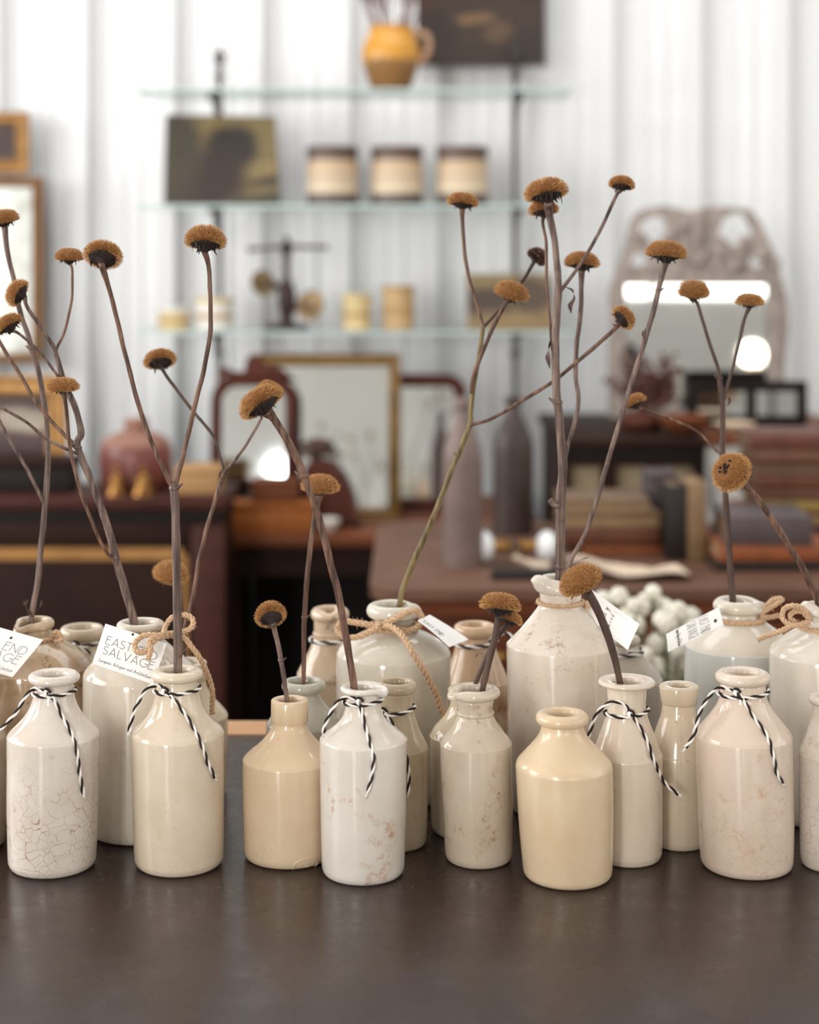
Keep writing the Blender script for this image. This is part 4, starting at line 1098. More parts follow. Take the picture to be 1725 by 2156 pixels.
bottle('b22', 'large white jar with a torn lip beside the right edge', 1735,
       [(111, 1640), (112, 1560), (113, 1460), (113, 1384), (111, 1371), (102, 1358), (80, 1340), (55, 1326), (38, 1316), (33, 1304)],
       (46, 1265, 1300, 28, 33), glaze('glaze_edge_white', (226, 220, 207), (216, 208, 192), 24, 0, 0.1, 0.25), d=1.44, spout=(200, 0.225, -8.4), chip=(255, 0.4, 8))
bottle('b23', 'grey bottle behind the tall flecked jug', 1315,
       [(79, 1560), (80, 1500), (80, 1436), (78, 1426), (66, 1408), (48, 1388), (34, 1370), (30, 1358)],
       (34, 1334, 1362, 22, 29), glaze('glaze_rear_grey', (190, 180, 164), (172, 162, 146), 25, 0, 0.2, 0.3), d=1.60)  # grey is the bottle's own glaze colour
# oval maker's stamp on the tan bottle
b = B['b6']
a0 = -0.62
def on_side(bb, ang, z, out=0.0):
    r = bb['rz'](z)+out
    return Vector((bb['x']+bb['lean'](z)+math.sin(ang)*r, bb['d']-math.cos(ang)*r, z))
sv = []
cang, cz = 0.47, b['z'](1795)
for k in range(41):
    a = 2*PI*k/40
    sv.append(on_side(b, cang+math.cos(a)*0.30, cz+math.sin(a)*0.0068, 0.0002))
g = [tubegeo(sv, 0.00055, 6, False)]
for i, xx in enumerate((-0.14, -0.02, 0.10)):
    g.append(tubegeo([on_side(b, cang+xx, cz-0.003, 0.0), on_side(b, cang+xx, cz+0.003, 0.0)], 0.0005, 5))
g.append(tubegeo([on_side(b, cang-0.02, cz, 0.0), on_side(b, cang+0.10, cz, 0.0)], 0.0005, 5))
V, Fc = join(*g)
mesh('stamp', V, Fc, b['m'], b['o'])['label'] = 'oval embossed mark'
# ------------------------------------------------------------------ dried flowers
def stemmat(name, c, c2):
    t = NT(name); v = t.coord((260, 260, 14))
    n = t.noise(v, 1.0, 4, 0.6); n2 = t.noise(t.coord(), 55, 3)
    col = t.mix(t.ramp(n, 0.38, 0.62), lin(c), lin(c2))
    col = t.mix(t.ramp(n2, 0.5, 0.7, 0, 0.5), col, lin(tuple(x*0.62 for x in c)))
    t.bump(n, 0.5, 0.0006)
    return t.out(col, 0.55, 0, 0.35)
M_st = stemmat('stem_grey_brown', (66, 50, 45), (130, 108, 98))
M_st2 = stemmat('stem_brown', (66, 44, 35), (128, 96, 78))
M_st3 = stemmat('stem_olive', (84, 70, 42), (134, 116, 74))
M_st4 = stemmat('stem_dark', (58, 42, 36), (88, 66, 56))
t = NT('bristle_gold'); v = t.coord()
oi = t.node('ShaderNodeObjectInfo')
c = t.mix(t.ramp(t.noise(v, 300, 2), 0.3, 0.7), lin((180, 128, 74)), lin((228, 186, 130)))
c = t.mix(t.ramp(oi.outputs['Random'], 0, 1, 0, 0.35), c, lin((140, 92, 48)))
M_hair = t.out(c, 0.6, 0, 0.3)
t.p.inputs['Subsurface Weight'].default_value = 0.0
M_cap = plain('seed_disc', (128, 84, 42), 0.85, 0, 0.2, 400)
M_calyx = plain('calyx_dark', (44, 32, 27), 0.75, 0, 0.25, 200)
M_hole = plain('eaten_hole', (46, 26, 20), 0.9, 0, 0.2, 300)

def head(parent, c, R, ang, tilt, dens=1.0, bud=False, hole=None, flat=1.0):
    """c world centre; ang lean in the picture plane (deg, + right); tilt (deg, + top leans away from the viewer)"""
    a, tl = math.radians(ang), math.radians(tilt)
    ax = Vector((math.sin(a)*math.cos(tl), math.sin(tl), math.cos(a)*math.cos(tl))).normalized()
    u = ax.orthogonal().normalized(); w = ax.cross(u)
    o = c-ax*(0.20*R)
    def pt(r, h, th): return o+u*(r*R*math.cos(th))+w*(r*R*math.sin(th))+ax*(h*R*flat)
    hd = bpy.data.objects.new('flower_head', None); hd.empty_display_size = 0.01
    link(hd, parent); hd.location = o-wloc(parent)
    seed = random.random()*50
    prof = [(0.50, -0.08), (0.70, -0.14), (0.83, -0.08), (0.88, 0.08), (0.85, 0.26), (0.74, 0.42), (0.54, 0.53), (0.28, 0.58), (0.02, 0.59)]
    if bud: prof = [(0.40, -0.3), (0.6, -0.2), (0.7, 0.1), (0.62, 0.4), (0.45, 0.6), (0.2, 0.7), (0.02, 0.72)]
    n = 22; V, Fc = [], []
    for r, h in prof:
        for k in range(n):
            th = 2*PI*k/n
            q = 1+0.07*mnoise.noise(Vector((math.cos(th)*1.5+seed, math.sin(th)*1.5, h*2)))
            V.append(pt(r*q, h*(1+0.15*mnoise.noise(Vector((seed, math.cos(th)*1.2, math.sin(th)*1.2)))), th))
    for i in range(len(prof)-1):
        for k in range(n):
            k2 = (k+1) % n
            Fc.append([i*n+k, i*n+k2, (i+1)*n+k2, (i+1)*n+k])
    mesh('seed_disc', V, Fc, M_cap if not bud else M_st2, hd)
    # dark calyx cup with curled bracts
    cp = [(0.12, -0.52), (0.21, -0.40), (0.40, -0.30), (0.60, -0.21), (0.71, -0.15), (0.60, -0.07), (0.3, -0.05)]
    V, Fc = [], []
    for r, h in cp:
        for k in range(16):
            V.append(pt(r, h, 2*PI*k/16))
    for i in range(len(cp)-1):
        for k in range(16):
            k2 = (k+1) % 16
            Fc.append([i*16+k, i*16+k2, (i+1)*16+k2, (i+1)*16+k])
    for k in range(22):
        th = random.random()*2*PI; r0 = random.uniform(0.35, 0.74); L = random.uniform(0.14, 0.46); wd = random.uniform(0.05, 0.11)
        cur = random.uniform(-0.15, 0.2)
        i0 = len(V)
        for j, f in enumerate((0, 0.5, 1.0)):
            rr = r0+cur*f*f*1.2; hh = -0.13-L*f+abs(cur)*f*f*0.8
            ww = wd*(1-0.75*f)
            V += [pt(rr, hh, th-ww/max(rr, .2)), pt(rr, hh, th+ww/max(rr, .2))]
        Fc += [[i0, i0+1, i0+3, i0+2], [i0+2, i0+3, i0+5, i0+4]]
    mesh('calyx', V, Fc, M_calyx, hd)
    # bristles
    V, Fc = [], []
    N = int((2600 if R > 0.010 else 1600)*dens)
    segs = [(prof[i], prof[i+1]) for i in range(len(prof)-1)]
    wts = [((s0[0]+s1[0])*math.hypot(s1[0]-s0[0], s1[1]-s0[1]))*(1.7 if s0[1] < 0.2 else 1.0) for s0, s1 in segs]
    for k in range(N):
        (r0, h0), (r1, h1) = random.choices(segs, wts)[0]
        f = random.random(); r = r0+(r1-r0)*f; h = h0+(h1-h0)*f
        th = random.random()*2*PI
        nr, nh = (h1-h0), -(r1-r0)
        ln = math.hypot(nr, nh)+1e-9; nr /= ln; nh /= ln
        if hole is not None:
            q = pt(r, h, th)-o
            if q.normalized().dot(hole) > 0.84: continue
        if nh < -0.3: nr, nh = 0.9, -0.25
        L = random.uniform(0.10, 0.155)*(1.35 if h < 0.15 else 0.75)*(1.6 if bud else 1)
        er, eh = nr+0.08*random.uniform(-1, 1)+0.1, nh+0.08*random.uniform(-1, 1)
        b0 = pt(r, h, th); tip = pt(r+er*L, h+eh*L, th+random.uniform(-0.07, 0.07))
        side = (tip-b0).cross(Vector((random.uniform(-1, 1), random.uniform(-1, 1), random.uniform(-1, 1)))).normalized()*(R*(0.04 if bud else 0.011))
        i0 = len(V); V += [b0-side, b0+side, tip+side*0.35, tip-side*0.35]; Fc.append([i0, i0+1, i0+2, i0+3])
    h_ = mesh('bristles', V, Fc, M_hair if not bud else M_st2, hd, False)
    h_['kind'] = 'stuff'
    if hole is not None:
        base = o+hole*(0.62*R)
        g = []
        for k in range(46):
            q = Vector((random.gauss(0, 1), random.gauss(0, 1), random.gauss(0, 1)))*(0.14*R)
            g.append(spheregeo(base+q, R*0.07, 5, 4))
        V, Fc = join(*g); mesh('eaten_hole', V, Fc, M_hole, hd)
    return o-ax*(0.40*R*flat)

def plant(label, base, main_mat=M_st):
    p = empty('dried_flower', base, label, 'dried flower', 'dried flower stems standing in the bottles')
    p['_m'] = 0
    return p

def stem(p, pts, d, r0, r1, m, name='stem', end=None, flare=1.35, start=None, ddz=0.0, nodes=()):
    """pts in px, d depth or (d0, d1); end = world attach point of a head"""
    d0, d1 = d if isinstance(d, tuple) else (d, d)
    n = len(pts)
    w = [P(x, y, d0+(d1-d0)*i/max(1, n-1)) for i, (x, y) in enumerate(pts)]
    if start is not None: w[0] = start
    if end is not None: w.append(end)
    path = catmull(w, 7)
    N = len(path); rad = []
    for i in range(N):
        f = i/(N-1); r = (0.74 if name == 'branch' else 0.9)*(r0+(r1-r0)*f)*(d0/F)
        r *= 1+0.10*mnoise.noise(path[i]*90+Vector((r0, 0, 0)))
        if end is not None and f > 0.86: r *= 1+(flare-1)*(f-0.86)/0.14
        rad.append(r)
    j = random.uniform(0, 3)
    path = [q+Vector((mnoise.noise(q*55+Vector((j, 0, 0))), 0, 0))*0.0006 if 0 < i < N-1 else q for i, q in enumerate(path)]
    g = [tubegeo(path, rad, 12, True, 0.055, j)]
    for f in nodes:                      # knuckles where side leaves broke off
        i = int(f*(N-1)); q = path[i]
        g.append(spheregeo(q, rad[i]*1.35, 8, 5, 0.7))
        e = q+Vector((random.choice((-1, 1))*rad[i]*2.2, -rad[i], rad[i]*1.2))
        g.append(tubegeo([q, (q+e)/2+Vector((0, 0, -rad[i]*.3)), e], [rad[i]*.7, rad[i]*.5, rad[i]*.2], 6))
    V, Fc = join(*g)
    return mesh(name, V, Fc, m, p)

def leaf(p, pts, d, wpx, m=M_st4):
    w = catmull([P(x, y, d+0.002*math.sin(i*1.7)) for i, (x, y) in enumerate(pts)], 5)
    V, Fc = [], []; N = len(w)
    for i, q in enumerate(w):
        f = i/(N-1); ww = wpx*d/F*math.sin(PI*min(0.96, 0.06+f*0.92))
        a = f*3.0+0.4
        sd = Vector((math.cos(a), math.sin(a)*0.8, 0.2*math.sin(f*9)))*ww
        V += [q-sd, q+Vector((0, ww*0.5, 0)), q+sd]
    for i in range(N-1):
        for k in (0, 1): Fc.append([3*i+k, 3*i+k+1, 3*i+k+4, 3*i+k+3])
    return mesh('leaf', V, Fc, m, p)

def inside(bk, px, py, drop=45):
    return None

def start_plant(label, bk, px, py, d):
    return plant(label, P(px, py+45, d))

# A: leftmost
d = B['b4']['d']
p = start_plant('curved grey stem in the brown-stained jug, its head at the left picture edge', 'b4', 67, 1300, d)
e = head(p, P(5, 457, d), 34*d/F, -12, -6)
stem(p, [(64, 1345), (67, 1300), (80, 1215), (95, 1060), (101, 960), (97, 880), (85, 800), (60, 710), (42, 655), (29, 590), (14, 520)], d, 6.8, 5.2, M_st, end=e, nodes=(0.04, 0.62))
stem(p, [(95, 1062), (84, 1040), (60, 995), (25, 935), (0, 888), (-40, 820)], (d, d-.01), 5, 4, M_st, 'branch')
leaf(p, [(70, 1300), (58, 1285), (52, 1270), (60, 1262)], d-.006, 8)
leaf(p, [(72, 1292), (84, 1278), (88, 1262)], d-.006, 4)
# B
d = B['b3']['d']
p = start_plant('many-branched brown stem in the large white jar with the printed card', 'b3', 281, 1305, d)
stem(p, [(288, 1350), (281, 1305), (252, 1203), (234, 1136), (203, 1041), (164, 942), (171, 911), (158, 857), (144, 825), (128, 780), (117, 742)], d, 9.5, 6, M_st, nodes=(0.25, 0.5))
e = head(p, P(146, 536, d+.01), 30*d/F, 2, -4)
stem(p, [(119, 748), (120, 733), (135, 700), (151, 632), (152, 570)], (d, d+.01), 4.2, 4, M_st2, 'branch', e)
e = head(p, P(34, 615, d-.01), 31*d/F, -62, 8, flat=1.15)
stem(p, [(119, 752), (112, 728), (81, 682), (56, 645)], (d, d-.01), 6, 5, M_st, 'branch', e)
e = head(p, P(14, 680, d-.015), 32*d/F, -35, 5)
stem(p, [(127, 800), (115, 783), (92, 750), (68, 727), (40, 702)], (d, d-.015), 4, 4, M_st, 'branch', e)
stem(p, [(166, 945), (158, 937), (90, 866), (40, 785), (0, 722), (-40, 650)], (d, d+.02), 5.5, 5, M_st2, 'branch')
stem(p, [(166, 955), (150, 950), (99, 925), (54, 888), (0, 857), (-40, 840)], (d, d-.02), 4.5, 4, M_st, 'branch')
e = head(p, P(132, 808, d-.02), 34*d/F, 2, -8, flat=0.85)
stem(p, [(250, 1196), (243, 1187), (216, 1150), (194, 1100), (169, 1033), (153, 970), (144, 920), (140, 875), (136, 836)], (d, d-.02), 4, 6, M_st2, 'branch', e, flare=1.5)
# C
d = B['b2']['d']
p = start_plant('tall straight stem forking into two drooping-cap heads, in the front left bottle', 'b2', 375, 1405, d)
stem(p, [(377, 1450), (375, 1405), (373, 1250), (370, 1100), (367, 1016)], d, 10, 9.5, M_st, nodes=(0.99,))
e = head(p, P(218, 533, d-.01), 41*d/F, 4, 38)
stem(p, [(363, 1022), (352, 1005), (315, 920), (283, 821), (252, 695), (231, 615)], (d, d-.01), 6.5, 6, M_st2, 'branch', e, flare=1.6)
e = head(p, P(433, 500, d+.01), 44*d/F, 2, 16, flat=1.15)
stem(p, [(368, 1020), (373, 1008), (391, 938), (414, 839), (430, 776), (443, 695), (443, 605), (438, 556)], (d, d+.01), 7.5, 6.5, M_st2, 'branch', e, flare=1.6)
leaf(p, [(376, 1388), (386, 1372), (394, 1360)], d-.006, 4)
# D
d = B['c2']['d']
p = start_plant('thin curved stem forking low behind the tall straight one, in the hidden cream bottle', 'c2', 388, 1385, d)
stem(p, [(382, 1430), (383, 1385), (388, 1330), (405, 1262), (423, 1163), (450, 1064), (472, 997)], (d-.05, d-.03), 5, 4.8, M_st2, nodes=(0.98,))
e = head(p, P(336, 754, d-.02), 34*d/F, -14, 28)
stem(p, [(471, 998), (468, 975), (450, 920), (400, 857), (355, 797)], (d-.03, d-.02), 3.8, 4.5, M_st4, 'branch', e)
e = head(p, P(573, 816, d-.03), 27*d/F, 25, 10)
stem(p, [(472, 998), (480, 985), (513, 945), (545, 890), (566, 845)], (d-.03, d-.03), 4.5, 4, M_st, 'branch', e)
leaf(p, [(467, 988), (462, 1005), (461, 1030), (463, 1048)], d-.036, 5)
# H
p = plant('short dark stem with a split fuzzy head hidden behind the tall straight stem', P(390, 1430, d+.015))
e = head(p, P(361, 1203, d+.01), 38*d/F, 12, -18, 0.9)
stem(p, [(392, 1430), (388, 1385), (384, 1310), (381, 1260), (372, 1235)], d+.012, 4.5, 5, M_st4, end=e)
# E
d = B['b7']['d']
p = start_plant('thick leaning stem with a large tilted head, from the white chipped bottle', 'b7', 745, 1437, d)
e = head(p, P(546, 842, d), 50*d/F, -36, 16, 1.15)
stem(p, [(752, 1485), (744, 1437), (720, 1290), (690, 1160), (652, 1032), (612, 940), (578, 883)], d, 9, 9.5, M_st2, end=e, flare=1.7, nodes=(0.62,))
# F
d = B['b8']['d']
p = start_plant('slender wavy stem with a round bristly head, from the grey-green bottle', 'b8', 640, 1432, d)
e = head(p, P(675, 1018, d), 40*d/F, 3, -6, 1.1)
stem(p, [(641, 1475), (640, 1432), (641, 1300), (650, 1190), (660, 1110), (668, 1062)], d, 5, 7, M_st2, end=e, nodes=(0.35,))
# G
d = B['b6']['d']
p = start_plant('short stem with a ragged fuzzy head in the tan collared bottle', 'b6', 604, 1470, d)
e = head(p, P(569, 1292, d), 33*d/F, -20, 48, 1.2, flat=1.3)
stem(p, [(608, 1515), (604, 1470), (592, 1390), (578, 1325)], d, 5.5, 6.5, M_st, end=e, flare=1.3, nodes=(0.5,))
# I
d = B['b10']['d']
p = start_plant('olive stem branching high over the centre, from the large jar with the jute bow', 'b10', 845, 1268, d)
stem(p, [(838, 1310), (843, 1268), (850, 1233), (874, 1174), (909, 1097), (937, 1028), (964, 958), (989, 895), (991, 868), (996, 819), (1004, 775), (1012, 731), (1017, 688)], d, 6.8, 5.0, M_st3, nodes=(0.08, 0.5))
e = head(p, P(975, 420, d+.01), 33*d/F, 6, 8)
stem(p, [(1018, 692), (1016, 682), (1009, 659), (1000, 624), (987, 581), (977, 514), (973, 462)], (d, d+.01), 4, 6, M_st2, 'branch', e, flare=1.4)
e = head(p, P(1134, 538, d+.02), 25*d/F, 40, 5, 0.5, True)
stem(p, [(1016, 694), (1022, 684), (1045, 659), (1097, 595), (1122, 556)], (d, d+.02), 4.5, 5.5, M_st4, 'branch', e)
e = head(p, P(1079, 611, d-.015), 37*d/F, 14, -14, 0.9)
stem(p, [(993, 828), (996, 795), (1010, 757), (1030, 708), (1054, 659), (1070, 632)], (d-.006, d-.015), 5.5, 6.5, M_st2, 'branch', e)
e = head(p, P(1316, 667, d-.03), 28*d/F, 55, 22, flat=1.1)
stem(p, [(990, 898), (997, 893), (1034, 882), (1090, 850), (1166, 802), (1218, 760), (1272, 713), (1302, 684)], (d-.01, d-.03), 4.5, 6.5, M_st2, 'branch', e, nodes=(0.86,))
# J
d = B['b15']['d']
p = start_plant('tallest thick grey stem with five heads, from the tall flecked jug', 'b15', 1181, 1205, d)
e = head(p, P(1149, 398, d-.005), 46*d/F, -10, 14, 1.1, flat=1.0)
stem(p, [(1180, 1250), (1180, 1202), (1180, 1132), (1182, 1045), (1185, 976), (1180, 906), (1174, 847), (1171, 784), (1170, 715), (1173, 659), (1176, 615), (1174, 572), (1167, 502), (1157, 450)], d, 12, 6.5, M_st, end=e, flare=1.6, nodes=(0.09, 0.43))
stem(p, [(1178, 1065), (1166, 1062), (1158, 1052)], d-.003, 7, 6, M_st, 'stub')
e = head(p, P(1144, 437, d+.015), 32*d/F, -4, 14)
stem(p, [(1168, 770), (1163, 730), (1159, 688), (1155, 630), (1151, 572), (1150, 510), (1143, 470)], (d, d+.015), 4.5, 5, M_st2, 'branch', e)
e = head(p, P(1310, 384, d), 28*d/F, 8, 14)
stem(p, [(1177, 618), (1185, 607), (1207, 578), (1239, 531), (1274, 465), (1298, 413)], d, 5, 5, M_st, 'branch', e)
e = head(p, P(1226, 547, d+.03), 38*d/F, 3, 8)
stem(p, [(1188, 985), (1194, 944), (1211, 889), (1218, 837), (1213, 792), (1214, 731), (1222, 673), (1225, 600)], (d, d+.03), 5.5, 7, M_st, 'branch', e, flare=1.3)
leaf(p, [(1192, 604), (1206, 612), (1209, 628), (1201, 643), (1203, 660)], d-.004, 8)
leaf(p, [(1160, 716), (1156, 735), (1154, 752), (1158, 776)], d-.003, 8)
# J4
p = plant('slim leaning stem with one wide head, sharing the tall flecked jug', P(1195, 1250, d-.012))
e = head(p, P(1404, 526, d-.02), 42*d/F, 5, 2, 1.1)
stem(p, [(1190, 1250), (1195, 1205), (1203, 1178), (1229, 1132), (1253, 1063), (1274, 993), (1300, 906), (1321, 834), (1352, 735), (1376, 656), (1393, 585), (1400, 560)], (d-.012, d-.02), 5, 6.2, M_st, end=e, nodes=(0.80,))
leaf(p, [(1200, 1195), (1215, 1182), (1230, 1176), (1242, 1174)], d-.018, 4)
leaf(p, [(1372, 690), (1358, 692), (1354, 702), (1356, 714)], d-.02, 4)
# K
d = B['b17']['d']
p = start_plant('dark stem with a large head bent to the left, from the wide flat-lipped bottle', 'b17', 1304, 1428, d)
e = head(p, P(1219, 1218, d), 47*d/F, -28, -12, 1.25)
stem(p, [(1312, 1475), (1304, 1428), (1288, 1360), (1266, 1300), (1243, 1255)], d, 6.5, 11, M_st4, end=e, flare=1.3)
# L
d = B['b12']['d']
p = start_plant('nearer of two short crossing stems in the ringed bottle, wide cap head', 'b12', 1017, 1455, d)
e = head(p, P(1054, 1268, d), 43*d/F, 6, 14, 1.15)
stem(p, [(1008, 1495), (1016, 1455), (1028, 1400), (1042, 1345), (1049, 1305)], d, 7, 9, M_st4, end=e, flare=1.3)
p = plant('farther of two short crossing stems in the ringed bottle, small head tucked behind', P(993, 1480, d+.012))
e = head(p, P(1076, 1300, d+.018), 27*d/F, 20, 16)
stem(p, [(992, 1490), (1001, 1441), (1022, 1390), (1045, 1345), (1062, 1322)], d+.014, 5.5, 6, M_st4, end=e)
leaf(p, [(1020, 1378), (1008, 1376), (1002, 1384)], d+.008, 3)
# M
d = B['b21']['d']
p = start_plant('three-headed dark stem with a curled leaf, from the blue-grey jar', 'b21', 1543, 1258, d)
stem(p, [(1545, 1300), (1543, 1258), (1535, 1150), (1528, 1040), (1522, 950), (1522, 860), (1514, 786)], d, 9, 6, M_st4, nodes=(0.98,))
e = head(p, P(1461, 609, d), 34*d/F, 2, -12, flat=1.1)
stem(p, [(1515, 800), (1512, 775), (1496, 728), (1478, 668), (1468, 637)], d, 5, 4.5, M_st4, 'branch', e)
e = head(p, P(1579, 630, d), 30*d/F, 2, -6, flat=0.95)
stem(p, [(1522, 850), (1527, 830), (1542, 780), (1556, 725), (1568, 672)], d, 4, 5, M_st4, 'branch', e)
e = head(p, P(1334, 843, d+.02), 27*d/F, -25, 12)
stem(p, [(1520, 956), (1510, 950), (1470, 910), (1420, 885), (1362, 864)], (d, d+.02), 4, 3.5, M_st2, 'branch', e)
leaf(p, [(1523, 838), (1533, 835), (1537, 845), (1532, 856)], d-.003, 4)
# N
d = B['b22']['d']
p = start_plant('leaning stem whose big round head has a dark hole, from the rightmost jar', 'b22', 1722, 1265, d)
hv = Vector((-0.62, -0.70, 0.36)).normalized()
e = head(p, P(1538, 992, d-.02), 43*d/F, -52, -32, 1.3, hole=hv, flat=1.25)
stem(p, [(1735, 1310), (1721, 1262), (1690, 1195), (1640, 1115), (1600, 1055), (1574, 1026)], (d, d-.02), 8, 7.5, M_st2, end=e)
# ------------------------------------------------------------------ twine and tags
M_tw_w = plain('twine_white', (240, 236, 230), 0.8, 0, 0.04, 300)
M_tw_b = plain('twine_black', (38, 26, 24), 0.8, 0, 0.1, 300)
M_jute = plain('jute', (202, 170, 138), 0.9, 0, 0.16, 500)

def resample(path, step):
    out = [path[0]]; acc = 0.0
    for i in range(1, len(path)):
        a, b = path[i-1], path[i]; L = (b-a).length
        while acc+L >= step and L > 1e-9:
            f = (step-acc)/L; a = a.lerp(b, f); out.append(a.copy()); L = (b-a).length; acc = 0.0
        acc += L
    out.append(path[-1]); return out

def strand(path, helix, rad, pitch, phase, sides=6):
    fr = frames(path); q = []; s = 0.0
    for i, p in enumerate(path):
        if i: s += (path[i]-path[i-1]).length
        a = 2*PI*s/pitch+phase
        q.append(p+fr[i][1]*(math.cos(a)*helix)+fr[i][2]*(math.sin(a)*helix))
    return tubegeo(q, rad, sides)

def surf(bk, px, py, out):
    """point on the near side of a bottle's skin seen at a pixel (or hanging free beside it)"""
    b = B[bk]; y = b['d']-b['r']
    for _ in range(8):
        z = Z(py, y); x = X(px, y)-b['x']-b['lean'](z); r = b['rz'](z)+out
        y2 = b['d']-math.sqrt(max(r*r-x*x, (0.25*r)**2))
        y = y2
    return P(px, py, y)

def ring(bk, row, out, tilt=0.0, n=44, a0=0.0):
    b = B[bk]; pts = []
    for k in range(n+1):
        a = 2*PI*k/n+a0
        z = Z(row, b['d'])+tilt*math.cos(a)*b['s']
        r = b['rz'](z)+out
        pts.append(Vector((b['x']+b['lean'](z)+math.cos(a)*r, b['d']+math.sin(a)*r, z)))
    return pts

def twine(bk, label, row, tails, knot=None, tilt=0.0, sc=1.0):
    b = B[bk]; s = b['s']*sc; rad = 2.6*s; hx = 2.0*s; pitch = 42*s
    rg = ring(bk, row, rad*1.6, tilt)
    paths = [resample(rg, pitch/12)]
    for tl in tails:
        w = [surf(bk, x, y, rad*1.5) if not free else P(x, y, b['d']-b['rz'](Z(row, b['d']))*0.7-(0.004 if free > 1 else 0)) for x, y, free in tl]
        paths.append(resample(catmull(w, 10), pitch/12))
    if knot:
        kx, ky = knot
        c = surf(bk, kx, ky, rad*2.2)
        kp = [c+Vector((math.cos(a)*8*s*(1-0.2*j), -3*s*math.sin(a*1.5), math.sin(a)*5*s)) for j, a in enumerate([0, 1.0, 2.1, 3.1, 4.2, 5.2, 6.2, 7.3])]
        paths.append(resample(catmull(kp, 8), pitch/12))
    ob = empty('twine_tie', rg[0], label, 'twine', 'black and white twine ties')
    for nm, m, ph in (('white_strand', M_tw_w, 0.0), ('black_strand', M_tw_b, PI)):
        gg = [strand(p, hx, rad, pitch, ph) for p in paths]
        if nm == 'white_strand':                       # frayed ends
            for p in paths[1:1+len(tails)]:
                e = p[-1]; dr = (p[-1]-p[-3]).normalized()
                for k in range(7):
                    q = e+dr*(random.uniform(5, 11)*s)+Vector((random.uniform(-4, 4)*s, random.uniform(-2, 1)*s, random.uniform(-3, 3)*s))
                    gg.append(tubegeo([e, (e+q)/2+Vector((random.uniform(-1, 1)*s, 0, 0)), q], 0.7*s, 4))
        V, Fc = join(*gg)
        mesh(nm, V, Fc, m, ob)
    return ob

twine('b1', 'striped twine tied on the crackled bottle at front left', 1455,
      [[(97, 1457, 0), (73, 1450, 0), (56, 1464, 2), (34, 1500, 2), (12, 1525, 2), (-8, 1542, 2)],
       [(104, 1462, 0), (113, 1472, 0), (132, 1509, 0), (150, 1543, 0), (162, 1583, 0), (168, 1629, 0), (176, 1672, 0)]], (98, 1457), 2)
twine('b2', 'striped twine tied on the cream-white bottle holding the tall forked stem', 1450,
      [[(345, 1452, 0), (332, 1442, 0), (309, 1451, 2), (288, 1485, 2), (277, 1516, 2), (272, 1540, 2)],
       [(352, 1456, 0), (363, 1469, 0), (383, 1494, 0), (407, 1531, 0), (426, 1571, 0), (438, 1607, 0), (453, 1637, 0)]], (346, 1454), 2)
twine('b7', 'striped twine tied on the white bottle with the chipped lip', 1474,
      [[(754, 1474, 0), (734, 1468, 0), (713, 1476, 2), (697, 1500, 2), (685, 1525, 2), (681, 1543, 2)],
       [(759, 1482, 0), (761, 1494, 0), (768, 1525, 0), (780, 1565, 0), (787, 1601, 0), (782, 1638, 0), (774, 1670, 0)]], (756, 1476), 3)
twine('b11', 'striped twine on the grey-brown ringed bottle', 1494,
      [[(806, 1498, 0), (814, 1506, 0), (830, 1530, 0), (845, 1560, 0), (857, 1600, 0), (861, 1640, 0), (859, 1672, 0)]], (806, 1497), 6)
twine('b17', 'striped twine looped on the flat-lipped bottle, one end reaching its right neighbour', 1497,
      [[(1326, 1500, 0), (1313, 1482, 2), (1289, 1478, 2), (1262, 1496, 2), (1248, 1524, 2), (1239, 1552, 2)],
       [(1332, 1504, 0), (1341, 1520, 0), (1361, 1555, 0), (1378, 1603, 0), (1399, 1647, 0), (1428, 1672, 0)]], (1327, 1502), 4)
twine('b19', 'striped twine tied on the large pinkish bottle at front right', 1456,
      [[(1548, 1457, 0), (1519, 1447, 0), (1495, 1465, 2), (1474, 1500, 2), (1461, 1548, 2), (1444, 1574, 2)],
       [(1554, 1460, 0), (1565, 1473, 0), (1588, 1510, 0), (1615, 1548, 0), (1629, 1592, 0), (1636, 1627, 0), (1648, 1648, 0)]], (1550, 1457), 3)
twine('b5', 'striped twine on the thick-lipped bottle behind the large left jars', 1352,
      [[(156, 1358, 0), (172, 1366, 0), (190, 1376, 0)]], (158, 1357), 3)
twine('b9', 'striped twine round the pinched-top bottle at rear centre left', 1345, [], None, 1)
twine('b14', 'striped twine round the amber-stained bottle', 1352,
      [[(1030, 1350, 0), (1052, 1335, 2), (1066, 1333, 2), (1078, 1342, 2)]], None, 2)
twine('b23', 'striped twine round the grey bottle behind the tall jug', 1372,
      [[(1322, 1374, 0), (1336, 1372, 0)]], None, 2)

